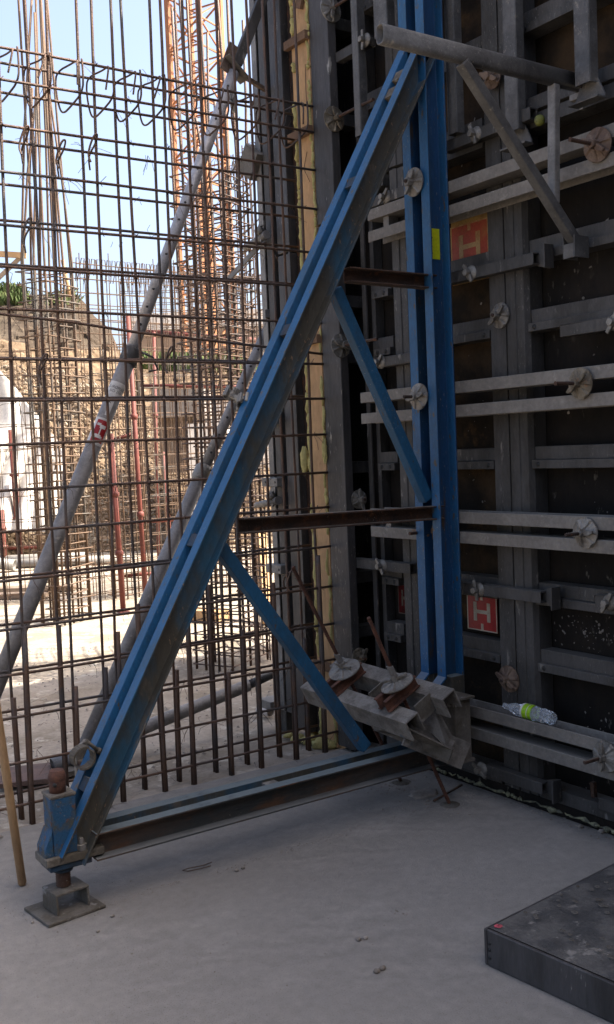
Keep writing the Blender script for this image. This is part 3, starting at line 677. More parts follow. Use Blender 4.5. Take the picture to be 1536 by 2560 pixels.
BACK = [(1.425, 1.40), (1.64, 1.66), (1.85, 1.89), (2.035, 2.065), (2.222, 2.26), (2.43, 2.45), (2.615, 2.635), (2.815, 2.82), (3.0, 2.995)]
for i, (x0, x1) in enumerate(FRONT): bent(x0, x1, MF, 4.7, i*1.7+.3)
for i, (x0, x1) in enumerate(BACK): bent(x0, x1, MK, 4.4, i*2.3+8)
for i, xx in enumerate((.62, .84, 1.06, 1.25)): bent(xx, xx+.03, MF, 4.6, i+30); bent(xx-.05, xx, MK, 4.4, i+40)
# thick starter bars out of the slab, lapped against the mesh bars
for i, ((x0, x1), h) in enumerate(zip(FRONT, (.88, .58, .80, .86, .92, .52, .98, .66, 1.05))):
    place(MB().tube(wig((x0+.004, MF-.019, -.01), (x0+.004+(x1-x0)*.3, MF-.017, h), 4, .003, i*1.9), .0108, 8), 'starter_bar', 'rebar', mesh)
for i, ((x0, x1), h) in enumerate(zip(BACK, (.55, .85, .62, .90, .55, .95, .70, .92, .60))):
    place(MB().tube(wig((x0+.004, MK-.018, -.01), (x0+.004+(x1-x0)*.3, MK-.018, h), 4, .003, i*2.9), .0108, 8), 'starter_bar', 'rebar', mesh)
# horizontals: (front v, back v) at pixel column 2
HZ = [(123, 152), (200, 227), (313, 349), (431, 458), (563, 547), (668, 660), (774, None), (898, 893), (1003, 995), (1111, None), (1227, None), (1332, None), (1452, 1445), (1575, 1564), (1690, 1683), (1798, 1785), (1914, None), (2022, 1995)]
for i, (vf, vb) in enumerate(HZ):
    zf_ = at(2, vf, 'y', MF).z
    yy = MF-.013
    place(MB().tube(wig((.5, yy, zf_), (SX+.01, yy, zf_), 9, .007, i*3.3), .0066, 8), 'horizontal_bar', 'rebar', mesh)
    if vb:
        zb_ = at(2, vb, 'y', MK).z
        place(MB().tube(wig((.5, MK+.013, zb_), (SX-.035, MK+.013, zb_), 9, .007, i*4.1+50), .0066, 8), 'horizontal_bar', 'rebar', mesh)
# the slack bar
p, q, r3 = at(2, 785, 'y', MF-.025), at(350, 832, 'y', MF-.025), at(655, 866, 'y', MF-.025)
place(MB().tube([p+V((-.5, 0, .06)), p, p.lerp(q, .5)+V((0, 0, .006)), q, q.lerp(r3, .5), r3, V((SX, MF-.01, r3.z-.03))], .0066, 8), 'slack_bar', 'rebar', mesh)
# upright extra bars of the far pair that run past the top
# ties over the top bars
zt_, zl_ = at(2, 123, 'y', MF).z, at(2, 200, 'y', MF).z
for i, (u, v) in enumerate(((37, 128), (118, 140), (198, 152), (276, 170), (344, 182), (405, 190), (483, 205), (563, 225), (640, 235), (702, 255), (762, 262))):
    x = at(u, v, 'y', MF-.02).x; j = random.uniform(-.02, .02); yf_ = MF-.027; yk_ = MK+.024
    pts = [(x-.03+j, yf_+.01, zt_-.10), (x-.012, yf_, zt_-.01), (x-.005, yf_+.015, zt_+.012), (x+.0, (yf_+yk_)/2, zt_+.012+j*.4), (x+.004-.05, yk_, zt_+.03-.03), (x-.055, yk_+.004, zt_-.06),
           (x-.045, yk_, zl_-.03), (x-.03, yk_-.01, zl_-.06), (x-.02, (yf_+yk_)/2, zl_-.045), (x+.008, yf_, zl_+.0), (x+.012, yf_-.003, zt_-.05), (x+.01, yf_, zt_+.014)]
    place(MB().tube(chaikin(pts), .0046, 6), 'tie_hook', 'rebar', mesh)
for (u, v) in ((68, 330), (75, 560), (160, 365), (240, 350), (115, 900), (430, 880), (445, 1430), (735, 1430)):
    p = at(u, v, 'y', MF-.03)
    pts = [p+V((-.03, .0, -.10)), p+V((-.035, .02, -.06)), p+V((-.01, .0, .02)), p+V((.01, -.005, .03)), p+V((.02, .05, .0)), p+V((.01, .12, -.04)), p+V((.02, .13, -.10))]
    place(MB().tube(chaikin(pts), .0046, 6), 'tie_hook', 'rebar', mesh)
# tie wire whiskers and knots
wm = MB()
for (x0, x1) in FRONT:
    for vf, vb in HZ:
        if random.random() < .35: continue
        z = at(2, vf, 'y', MF).z; x = x0+(x1-x0)*z/2.7; y = MF-.021; k = random.choice((-1, 1))
        wm.tube([(x-.014*k, y+.006, z-.013), (x, y-.002, z+random.gauss(0, .001)), (x+.014*k, y+.006, z+.013)], .0022, 4)
        wm.tube([(x+.004, y, z+.004), (x+random.gauss(0, .012), y-.018, z+random.gauss(.004, .012))], .0016, 3, False)
for _ in range(240):
    x = random.uniform(1.0, 3.1); z = random.choice([at(2, h[0], 'y', MF).z for h in HZ]); y = random.choice((MF-.02, MK+.02)); p = V((x, y, z))
    for k in range(random.randint(1, 3)):
        d = V((random.gauss(0, .5), random.gauss(0, .4), random.uniform(-1.4, .3))).normalized()*random.uniform(.03, .12)
        wm.tube([p, p+d*.5+V((random.gauss(0, .008), 0, .004)), p+d+V((random.gauss(0, .012), 0, -.004))], .0012, 3, False)
o = place(wm, 'tie_wires', 'rebar', mesh); tag(o, kind='stuff')

# ------------------------------------------------------------------ stop end board with foam and battens
HT = 4.6
sb = thing('stop_end_board', (SX, 4.48, 0), 'tall narrow yellow brown stop end board between two steel uprights', 'board')
place(MB().bb((SX, 4.408, 0), (SX+.022, 4.568, HT)), 'board', 'board', sb, .001)
def foamstrip(y0, wd, seed, name, z0=0, z1=HT, parent=sb, x=SX, gaps=.25):
    m = MB(); z = z0
    while z < z1:
        L = random.uniform(.03, .16)
        if random.random() > gaps:
            cx, cy = x-.003, y0+random.gauss(0, .004); n = 7
            m.tube([(cx, cy+random.gauss(0, .004), z+L*i/5) for i in range(6)], .01, n, True, [wd*random.uniform(.35, .6)*(.5 if i in (0, 5) else 1) for i in range(6)])
        z += L
    return tag(place(m, name, 'foam', parent), kind='stuff')
foamstrip(4.545, .026, 1, 'foam_bead', gaps=.08); foamstrip(4.414, .018, 2, 'foam_bead', gaps=.3)
for (v0, dz) in ((95, 0), (335, 0), (855, 0), (1650, 0)):
    z = at(760, v0, 'x', SX).z
    bt = MB().bb((SX-.030, 4.402, z-.022), (SX-.001, 4.60, z+.022)); place(bt, 'batten', 'batten', sb, .002)
place(MB().box((SX-.012, 4.45, 3.93), (.02, .05, .09), (X, V((0, .9, .4)), V((0, -.4, .9)))), 'timber_block', 'batten', sb)
m = MB()
for z0, z1, dy in ((3.0, 3.16, .05), (3.35, 3.6, 0), (2.2, 2.32, .03)):
    m.tube([(SX-.006, 4.44, z0), (SX-.008, 4.44+dy, (z0+z1)/2), (SX-.006, 4.44+dy*.3, z1)], .0018, 4)
place(m, 'wire_scratches', 'rust', sb)
# foam blob bulging in the middle and at the foot
def blob(c, r, seed, sx=1, sy=1, sz=1, n=9, mt='foam'):
    m = MB(); vs = []; c = V(c)
    for i in range(n):
        for k in range(2*n):
            th = PI*i/(n-1); ph = 2*PI*k/(2*n); d = V((math.sin(th)*math.cos(ph), math.sin(th)*math.sin(ph), math.cos(th)))
            rr = r*(1+.45*noise.noise(d*2.2+V((seed, 0, 0)))+.12*noise.noise(d*7+V((0, seed, 0))))
            vs.append(c+V((d.x*rr*sx, d.y*rr*sy, d.z*rr*sz)))
    m.add(vs, [(i*2*n+k, i*2*n+(k+1) % (2*n), (i+1)*2*n+(k+1) % (2*n), (i+1)*2*n+k) for i in range(n-1) for k in range(2*n)], True)
    return m
place(blob(at(762, 1150, 'x', SX-.01), .055, 3, .35, .5, 1.3), 'foam_bulge', 'foam', sb)
place(blob(at(812, 1130, 'x', SX-.01), .045, 5, .3, .35, 1.4), 'foam_bulge', 'foam', sb)
for i, (u, v, r) in enumerate(((745, 1845, .035), (775, 1850, .045), (805, 1858, .05), (828, 1862, .04), (722, 1838, .025), (790, 1830, .05))):
    o = blob(at(u, v, 'z', .012), r, i*3.3, 1.2, .9, .6).build('foam_lump', 'foam')
    tag(o, ('small foam lump second from the left at the board foot', 'low foam lump in the middle of the heap at the board foot', 'largest yellow foam lump right under the stop end board', 'rightmost yellow foam lump against the dark steel upright', 'leftmost tiny foam lump on the ground by the rear formwork', 'rounded foam lump lapping over the largest one at the board foot')[i], 'foam lump', 'yellow foam lumps at the foot of the stop end board')

# near form of the stub wall: dark upright left of the corner
nf = thing('stub_formwork', (SX, 4.3, 0), 'dark steel edged formwork panel end between the yellow board and the inner corner', 'formwork panel')
m = MB().prism([(0, 0), (0, .155), (.018, .160), (.018, .135), (.042, .13), (.042, .03), (.05, 0)], (SX, 4.242, .02), (SX, 4.242, HT+.5), X, Y)
place(MB().bb((SX, 4.242, .02), (SX+.052, 4.400, 2.76)), 'stile', 'frame_scuffed', nf, .004)
place(MB().bb((SX, 4.242, 2.768), (SX+.052, 4.400, 5.35)), 'stile', 'frame_scuffed', nf, .004)
place(MB().bb((SX+.056, 4.285, .02), (SX+.075, 4.400, 5.35)), 'inner_lip', 'frame', nf, .003)
place(MB().bb((SX+.076, 4.382, -.02), (3.6, 4.400, 5.35)), 'plywood_sheet', 'ply', nf)
for z in ZL+ZU: place(MB().bb((SX+.0765, 4.30, z-.03), (PLY+.02, 4.381, z+.03)), 'crossbar', 'frame', nf, .002)
cp = thing('corner_post', (3.28, 4.22, 0), 'black steel inner corner piece closing the gap behind the dark upright', 'corner post')
place(MB().bb((PLY, 4.169, -.02), (PLY+.018, 4.3815, 5.35)), 'angle_leg', 'ply', cp)
place(MB().bb((FX+.02, 4.168, .02), (FX+.028, 4.20, 5.35)), 'angle_leg', 'frame', cp)

# far form of the stub wall
ff = thing('rear_formwork', (SX, 4.8, 0), 'grey steel edged rear formwork left of the yellow board, holes and scrapes along its edge', 'formwork panel')
place(MB().bb((SX+.03, 4.572, 0), (8.2, 4.592, 5.35)), 'plywood_sheet', 'ply', ff)
place(MB().bb((SX-.02, 4.630, .04), (SX+.05, 4.758, 2.67)), 'stile', 'frame_scuffed', ff, .004)
place(MB().bb((SX-.02, 4.630, 2.68), (SX+.05, 4.758, 5.35)), 'stile', 'frame_scuffed', ff, .004)
place(MB().bb((SX-.028, 4.626, .04), (SX-.02, 4.640, 5.35)), 'edge_strip', 'frame', ff)
place(MB().bb((SX+.052, 4.66, .04), (SX+.13, 4.84, 5.35)), 'inner_stile', 'frame', ff, .003)
place(MB().bb((SX+.02, 4.593, .04), (SX+.06, 4.628, 5.35)), 'edge_filler', 'rust', ff)
for z in (.5, 1.4, 2.3, 3.2, 4.1, 5.0): place(MB().bb((SX+.131, 4.60, z-.04), (8.2, 4.72, z+.04)), 'crossbar', 'frame', ff)
pst = thing('soldier_post', (SX, 4.9, 0), 'pale steel soldier post standing left of the rear formwork, top leaving the picture', 'soldier post')
place(MB().channel((SX+.02, 4.925, .12), (SX+.02, 4.925, 4.9), X, -Y, .10, .05, .008), 'channel', 'galv', pst, .002)
place(MB().channel((SX+.02, 4.80, .12), (SX+.02, 4.80, 4.9), X, Y, .10, .05, .008), 'channel', 'frame', pst, .002)
def lug(v, u=690, mt='galv', L=.16, nm='lug_plate'):
    z = at(u, v, 'x', SX-.04).z
    t = place(MB().bb((SX-.075, 4.78, z-.025), (SX-.03, 4.78+L, z+.025)), nm, mt, pst, .004); return z
for v in (1050, 1205, 1420): lug(v)
m = MB()
for v in (1205, 1420):
    z = at(690, v, 'x', SX-.04).z
    for y in (4.80, 4.90): m.lathe([(0, .001), (.007, .001), (.007, -.002)], (SX-.0755, y, z), -X, 8)
place(m, 'pin_holes', 'black', pst)
for v, lab in ((585, 'claw clamp on the soldier post just above the middle of the upper half'), (1240, 'claw clamp on the soldier post behind the blue diagonal, eye height')):
    p = at(650, v+14, 'x', SX-.06)
    t = thing('claw_clamp', p, lab, 'clamp', 'claw clamps on the soldier post')
    place(MB().tube([(SX-.07, 5.02, p.z-.02), (SX-.07, 4.78, p.z+.01)], .022, 12, True, [.016, .024]), 'arm', 'galv', t)
    place(MB().lathe([(0, .03), (.02, .03), (.026, .0), (0, 0)], (SX-.08, 4.83, p.z+.035), V((-1, -.4, 0)), 12), 'nut', 'cast', t)
    pts = [V((SX-.08, 4.80, p.z+.03))+V((0, math.cos(a)*.045, math.sin(a)*.045)) for a in [PI*(-.4+1.0*k/7) for k in range(8)]]
    m = MB(); [m.bar(pts[k], pts[k+1], .025, .012, X) for k in range(7)]; place(m, 'hook', 'galv', t)
# foot of the soldier post
place(MB().bb((SX-.09, 4.93, .12), (SX+.05, 5.07, .17)), 'foot_shoe', 'galv', pst, .004)
place(MB().bb((SX-.03, 4.86, .0), (SX+.07, 4.98, .119)), 'foot_block', 'frame', pst)
# twin round washer pointing left at the top
tw = at(617, 232, 'x', SX-.13)
washer((tw.x, 4.97, tw.z), V((-1, .25, 0)), 'round washer standing off the soldier post near the head of the upper grey prop', rod=(.14, .06), R=.06, spin=.2)
m = MB().box((SX-.02, 4.95, tw.z-.33), (.10, .15, .15), (X, V((0, .8, .6)), V((0, -.6, .8)))); place(m, 'angle_bracket', 'plate_dark', pst)
place(MB().bar((SX-.02, 4.80, tw.z-.74), (SX-.05, 5.25, tw.z-.93), .012, .03), 'small_strut', 'galv', pst)

# ------------------------------------------------------------------ grey push-pull props
def rot_text(): pass
YP = 4.70
def onp(u, v, y=YP): return at(u*1.035, v*1.035, 'y', y)
pr = thing('steel_prop', onp(-40, 1735), 'long grey telescopic prop crossing behind the mesh, with red logo sticker and hole row', 'prop', 'grey telescopic steel props')
A0, A1, A2, A3 = onp(-60, 1785), onp(318, 850), onp(565, 175), onp(645, -30)
dq0 = (A1-A0).normalized(); A0 = A0-dq0*((A0.z-.03)/dq0.z)          # down to the ground
place(MB().bb((A0.x-.09, A0.y-.08, 0), (A0.x+.07, A0.y+.08, .028)), 'foot_plate', 'plate_dark', pr, .002)
dp = (A2-A1).normalized()
place(MB().pipe(A0, A1, .0385, .004, 24), 'outer_tube', 'tube', pr)
place(MB().pipe(A1-dp*.05, A2, .0305, .004, 20), 'inner_tube', 'inner', pr)
place(MB().lathe([(.040, -.05), (.046, -.045), (.046, .03), (.040, .04), (.031, .045)], A1-dp*.02, dp, 20), 'collar_nut', 'frame', pr)
place(MB().tube([A1+V((.03, -.03, 0)), A1+V((.09, -.05, -.03)), A1+V((.12, -.04, -.09)), A1+V((.07, -.04, -.1))], .006, 6), 'locking_pin', 'frame', pr)
m = MB(); side = dp.cross(Y)                   # towards lower right
vd = (CAM-A1); vd = (vd-dp*vd.dot(dp)).normalized(); sv = dp.cross(vd)
L = (A2-A1).length; s_ = .14
while s_ < L-.05:
    dirn = (vd*.97-sv*.15).normalized(); place(MB().lathe([(0, .0008), (.0065, .0008), (.0065, -.002)], A1+dp*s_+dirn*.0303, dirn, 10), 'pin_hole', 'black', pr); s_ += .098
place(MB().box(A2+dp*.02, (.16, .10, .008), ((dp*.3+side).normalized(), Y, (dp-side*.3).normalized())), 'head_plate', 'plate_dark', pr, .002)
place(MB().box(A2+dp*.055+side*.03, (.10, .012, .16), (side, Y, dp)), 'head_fork', 'cast_rusty', pr, .003)
place(MB().bar(A2+side*.05+dp*.01, (SX-.02, 4.80, A2.z-.02), .02, .02), 'head_pin', 'cast_rusty', pr)
place(MB().bar(A2+dp*.05, A3, .055, .03, Y), 'upper_bar', 'frame', pr, .003)
# stickers wrapped round the outer tube
dq = (A1-A0).normalized(); vq = CAM-(A0+A1)/2; vq = (vq-dq*vq.dot(dq)).normalized(); sq = dq.cross(vq)
def wrap(s0, s1, a0, a1, name, mt, r=.0388, n=14, parent=pr):
    m = MB(); vs = []
    for s in (s0, s1):
        for k in range(n+1):
            a = a0+(a1-a0)*k/n; vs.append(A0+dq*s+(vq*math.cos(a)+sq*math.sin(a))*r)
    m.add(vs, [(k, k+1, n+2+k, n+1+k) for k in range(n)], True); return place(m, name, mt, parent)
def s_at(u, v):  # distance along the tube for a 1484-scale pixel row
    p = onp(u, v); return (p-A0).dot(dq)
sA, sB = s_at(222, 1062), s_at(262, 985)
wrap(s_at(225, 1075), s_at(247, 1012), -1.5, 1.5, 'logo_sticker', 'white')
def logo(s0, s1):
    w_ = s1-s0
    wrap(s0+w_*.10, s0+w_*.92, -.75, .85, 'logo_print', 'signred', .0391)
    for (a, b, c, d) in ((.25, .38, -.45, .35), (.62, .75, -.15, .6), (.38, .62, -.02, .12), (.25, .34, .1, .6), (.70, .79, -.6, -.1)):
        wrap(s0+w_*a, s0+w_*b, c, d, 'logo_letter', 'white', .0394, 5)
logo(s_at(225, 1075), s_at(247, 1012))
wrap(s_at(262, 960), s_at(276, 922), -1.5, 1.5, 'type_sticker', 'white')
wrap(s_at(252, 1005), s_at(266, 955), -.2, .35, 'stripe_sticker', 'white')
def wraptext(txt, s_mid, size, a_c, r=.0393):
    cu = bpy.data.curves.new('t', 'FONT'); cu.body = txt; cu.size = size; cu.align_x = 'CENTER'
    ob = bpy.data.objects.new('t', cu); col.objects.link(ob); dg = bpy.context.evaluated_depsgraph_get()
    me = bpy.data.meshes.new_from_object(ob.evaluated_get(dg)); bpy.data.objects.remove(ob)
    vs = []
    for v in me.vertices:
        a = a_c+v.co.x/r; vs.append(A0+dq*(s_mid+v.co.y)+(vq*math.cos(a)-sq*math.sin(a)*-1)*r)
    m = MB(); m.add(vs, [tuple(p.vertices) for p in me.polygons]); place(m, 'type_text', 'black', pr)
wraptext('EUROPLUS', s_at(270, 940)+.004, .019, 0); wraptext('B/D 250', s_at(270, 940)-.017, .019, 0)

pr2 = thing('steel_prop', onp(205, 1815, 4.95), 'grey prop running up close behind the blue diagonal to the soldier post', 'prop', 'grey telescopic steel props')
B0, B1, B2 = onp(200, 1815, 5.0), onp(488, 1142, 5.0), onp(655, 778, 4.98)
db = (B1-B0).normalized(); B0 = B0-db*((B0.z-.03)/db.z)
place(MB().bb((B0.x-.09, B0.y-.08, 0), (B0.x+.07, B0.y+.08, .028)), 'foot_plate', 'plate_dark', pr2, .002)
place(MB().pipe(B0, B1, .038, .004, 20), 'outer_tube', 'tube', pr2); place(MB().pipe(B1-db*.04, B2, .030, .004, 18), 'inner_tube', 'tube', pr2)
place(MB().lathe([(.04, -.05), (.047, -.04), (.047, .03), (.031, .05)], B1, db, 18), 'collar_nut', 'cast', pr2)
place(MB().tube([B1+V((.0, -.03, .02)), B1+V((.09, -.05, .0)), B1+V((.10, -.05, .03))], .006, 6), 'locking_pin', 'frame', pr2)
m = MB(); s_ = .12; vd2 = (CAM-B1); db2 = (B2-B1).normalized(); vd2 = (vd2-db2*vd2.dot(db2)).normalized()
while s_ < (B2-B1).length-.05: place(MB().lathe([(0, .0008), (.007, .0008), (.007, -.002)], B1+db2*s_+vd2*.0300, vd2, 10), 'pin_hole', 'black', pr2); s_ += .11
place(MB().bar(B2, (SX-.03, 4.86, B2.z+.03), .04, .05), 'head_pin', 'frame', pr2, .004)
pr3 = thing('steel_prop', onp(330, 1765, 5.05), 'grey prop lying low from the ground to the foot of the soldier post', 'prop', 'grey telescopic steel props')
C0, C1, C2 = onp(250, 1798, 5.05), onp(600, 1655, 5.05), onp(672, 1622, 5.02)
dc = (C1-C0).normalized(); C0 = C0-dc*((C0.z-.04)/dc.z)
place(MB().pipe(C0, C1, .036, .004, 18), 'outer_tube', 'tube', pr3); place(MB().tube([C1-(C2-C1)*.1, C2], .026, 14), 'inner_tube', 'frame', pr3)
place(MB().bar(C2, (SX-.02, 4.92, C2.z+.01), .03, .05), 'head_pin', 'frame', pr3, .003)

# ------------------------------------------------------------------ column cages behind
def cage(base, wx, wy, rot, hst, bars, hbars, label, n, spacing, rr=.006, rb=.011, mt='rebar_far', lean=0, seed=1, conv=None):
    rnd = random.Random(seed); base = V(base)
    t = thing('column_cage', base, label, 'rebar cage', 'rebar column cages behind the wall mesh')
    R = Matrix.Rotation(rot, 3, 'Z'); ex, ey = R @ X, R @ Y
    per = []
    for i in range(bars):
        s = i/bars*2*(wx+wy)
        if s < wx: p = (s-wx/2, -wy/2)
        elif s < wx+wy: p = (wx/2, s-wx-wy/2)
        elif s < 2*wx+wy: p = (wx/2-(s-wx-wy), wy/2)
        else: p = (-wx/2, wy/2-(s-2*wx-wy))
        per.append(p)
    for i, p in enumerate(per):
        q = base+ex*p[0]+ey*p[1]; h = hbars*rnd.choice((1, .97, .86, .74, .9)); k = 1-lean*(1)
        tp_ = base+ex*p[0]*k+ey*p[1]*k+Z*h+V((rnd.gauss(0, .02), rnd.gauss(0, .02), 0))
        if conv: tp_ = base+ex*(p[0]*.22)+ey*(p[1]*.22)+V(conv)*(h/hbars)+Z*h+V((rnd.gauss(0, .03), rnd.gauss(0, .03), 0))
        md = q+Z*hst; pts = [q, q+Z*hst*.5+V((rnd.gauss(0, .008), rnd.gauss(0, .008), 0)), md, md.lerp(tp_, .5)+V((rnd.gauss(0, .012), 0, 0)), tp_]
        place(MB().tube(pts, rb, 6), 'main_bar', mt, t)
    z = .05
    for i in range(n):
        hx, hy = wx/2+.012, wy/2+.012; tl = rnd.gauss(0, .012); tl2 = rnd.gauss(0, .012); o = rnd.gauss(0, .006)
        c = [(-hx, -hy), (hx, -hy), (hx, hy), (-hx, hy), (-hx, -hy)]
        if i % 2: c = [(-hx*.45, -hy), (hx*.5, -hy), (hx*.5, hy), (-hx*.45, hy), (-hx*.45, -hy)]
        pts = [base+ex*(a+o)+ey*b_+Z*(z+a*tl*3+b_*tl2*3) for a, b_ in c]
        m = MB()
        for k in range(4): m.tube([pts[k], pts[k+1]], rr, 4, False)
        e = pts[0]; m.tube([e, e+V((-.02, -.05, .01))], rr, 4); m.tube([e, e+(ex+ey)*.09+Z*(-.05)], rr, 4)
        place(m, 'stirrup', mt, t)
        z += spacing*rnd.uniform(.8, 1.2)
        if z > hst: break
    return t
wA = far(1, 1, 1)
bA = at(583, 1660, 'z', 0)
cage(bA, .50, .34, .45, 3.68, 14, 5.6, 'dense rebar column cage right of centre between the mesh and the crane', 90, .052, rr=.0055, mt='rebar', seed=3)
bB = at(168, 1552, 'z', 0)
bBt = cage(bB, .46, .34, .5, 3.55, 12, 6.1, 'rebar column cage at the left whose long bars lean together above the bank', 70, .085, rr=.007, rb=.012, lean=.52, seed=4, conv=(.03, -.02, 0))
for k, (u_, sh) in enumerate(((86, 0), (92, .05))):
    q_ = bB+V((-.10+sh, .07, 0)); place(MB().tube([q_, q_+Z*3.5, q_+Z*6+V((-.01, .0, 0)), q_+Z*9+V((-.02, .0, 0))], .012, 6), 'main_bar', 'rebar_far', bBt)
bC = at(330, 1490, 'z', 0)
cage(bC, .45, .3, .4, 2.9, 8, 3.0, 'low rebar column cage between the two tall cages, half hidden by the prop', 40, .14, rr=.006, rb=.010, seed=8)
# rear wall meshes
def wallmesh(p0, p1, h, nv, nh, label, dep=.14, rr=.006, mt='rebar_far', hooks=True, seed=2, grp='rebar wall meshes in the background'):
    rnd = random.Random(seed); p0, p1 = V(p0), V(p1); d = p1-p0; L = d.length; d.normalize(); nn = Z.cross(d)
    t = thing('rear_rebar_mesh', p0, label, 'rebar mesh', grp)
    for lay in (0, 1):
        o = nn*dep*lay
        for i in range(nv+1):
            q = p0+d*(L*i/nv+rnd.gauss(0, .012)+lay*.04)+o
            place(MB().tube([q, q+V((rnd.gauss(0, .01), 0, h*.5)), q+V((rnd.gauss(0, .015), 0, h*rnd.uniform(.99, 1.03)))], rr, 5), 'bar', mt, t)
        for i in range(nh+1):
            z = .08+(h-.1)*i/nh+rnd.gauss(0, .01)
            place(MB().tube([p0+o+Z*z, p0+o+d*L*.5+Z*(z+rnd.gauss(0, .01)), p0+o+d*L+Z*z], rr, 5), 'bar', mt, t)
    if hooks:
        for i in range(nv*2):
            q = p0+d*(L*(i+.5)/nv/2)+Z*h; s = rnd.uniform(-.04, .04)
            place(MB().tube([q+V((s, 0, -.15)), q+V((0, 0, .03)), q+nn*dep*.5+V((0, 0, .05)), q+nn*dep+V((s, 0, -.2))], rr, 4), 'hook', mt, t)
    return t
wallmesh(at(238, 1501, 'z', 0), at(690, 1440, 'z', 0), 3.83, 20, 24, 'long rebar wall mesh with hooked top behind the column cages')
wallmesh(at(-160, 1520, 'z', 0), at(110, 1500, 'z', 0), 2.9, 9, 10, 'sparse rebar wall mesh at the far left in front of the white sheet', hooks=False, seed=5, rr=.005)
wallmesh(at(610, 1600, 'z', 0), at(676, 1650, 'z', 0), 3.9, 4, 26, 'small rebar wall mesh between the right column cage and the soldier post', seed=6, rr=.0055, mt='rebar', hooks=True)
wallmesh(far(330, 1290, 17)*1, far(690, 1270, 17.5), 3.9, 18, 20, 'farthest rebar wall mesh near the foot of the earth bank', seed=9, hooks=True)
for o in bpy.data.objects:
    if o.get('label', '').startswith('farthest rebar'): pass

# ------------------------------------------------------------------ red scaffold
def redpole(u0, v0, u1, v1, r, label):
    b = at(u1, v1, 'z', 0); dpt = (b-CAM).dot(ray(CX, CY)); tpt = far(u0, v0, dpt*1.0)
    t = thing('red_prop', b, label, 'red prop', 'red steel props in the pit')
    place(MB().tube([b, tpt], r, 10), 'tube', 'red', t)
    place(MB().lathe([(0, .012), (.07, .010), (.075, 0)], b, Z, 4), 'foot_plate', 'red', t)
    for f in (.33, .66):
        c = b.lerp(tpt, f); place(MB().lathe([(r, -.03), (r*1.5, -.02), (r*1.5, .02), (r, .03)], c, tpt-b, 10), 'collar', 'red', t)
    return b, tpt, dpt
redpole(320, 790, 367, 1530, .025, 'tallest red steel prop, crossing behind the upper part of the grey prop')
redpole(277, 1085, 309, 1530, .029, 'thick red steel prop just right of the left column cage')
redpole(28, 1075, 51, 1405, .05, 'red steel prop at the far left in front of the white sheet')
redpole(2, 1275, 12, 1412, .05, 'short red steel prop at the left edge under the dark plank')
redpole(385, 830, 398, 965+480, .022, 'thin red steel prop behind the long wall mesh left of the grey block')
redpole(408, 1130, 432, 1440, .028, 'short thin red steel prop right of the tallest one')
def redrail(u0, v0, u1, v1, dpt, r, label, mt='red'):
    o = MB().tube([far(u0, v0, dpt), far(u1, v1, dpt)], r, 8).build('red_rail', mt); tag(o, label, 'red rail', 'red steel rails in the pit')
redrail(345, 965, 600, 966, 12.2, .022, 'upper red rail running right from the tall red prop')
redrail(250, 1108, 345, 1082, 12.0, .022, 'short slanting red rail linking the two tall red props')
redrail(280, 1310, 480, 1296, 12.0, .022, 'long red rail at knee height of the red props')
redrail(304, 1440, 400, 1432, 12.0, .022, 'lowest red rail near the feet of the red props')
redrail(355, 828, 640, 850, 18.5, .04, 'faded red rail high up in front of the white wall')
redrail(-60, 1276, 98, 1268, 17.4, .05, 'red rail under the dark plank at the left edge')
redrail(-60, 1375, 105, 1366, 17.4, .035, 'thin red rail low at the left edge')
# dark plank platform at the left
p = MB().bar(far(-160, 1262, 17.2), far(91, 1245, 17.2), .3, .17); o = p.build('plank_platform', 'batten', None, .01)
tag(o, 'dark brown plank platform on the red rails at the left edge', 'plank')
# pale pipes on the ground
for i, (u0, v0, u1, v1, dpt, r, lb) in enumerate(((-80, 1424, 215, 1412, 16.2, .075, 'uppermost pale pipe of the stack lying left of the cages'),
        (-80, 1443, 330, 1425, 15.6, .07, 'longest pale pipe of the stack lying left of the cages'), (-80, 1400, 40, 1460, 15.2, .085, 'pale pipe lying crosswise over the stack at the left edge'))):
    a, b = far(u0, v0, dpt), far(u1, v1, dpt)
    a.z = max(a.z, r); b.z = max(b.z, r)
    o = MB().pipe(a, b, r, .01, 14).build('pale_pipe', 'galv'); tag(o, lb, 'pipe', 'pale pipes stacked on the ground')
for i, (u0, v0, u1, v1) in enumerate(((-30, 1475, 190, 1468), (-30, 1490, 120, 1486))):
    a, b = at(u0, v0, 'z', .03), at(u1, v1, 'z', .03)
    o = MB().bar(a, b, .22, .05).build('ground_plank', 'tanwall'); tag(o, ('longer' if i == 0 else 'shorter')+' plank lying on the ground in front of the pale pipes', 'plank', 'planks in front of the pale pipes')
# timber post and planks seen between cage and soldier post
o = MB().bar(at(668, 1560, 'z', 0), far(652, 1330, 10.2), .10, .06, Y).build('timber_post', 'timber', None, .004)
tag(o, 'sunlit pale timber post standing just left of the soldier post', 'timber post')
a, b = at(440, 1532, 'z', .06), at(560, 1538, 'z', .06)
o = MB().bar(a, b, .2, .1).build('timber_beam', 'timber', None, .004); tag(o, 'grey brown timber beam lying on the ground left of the dense column cage', 'timber beam')

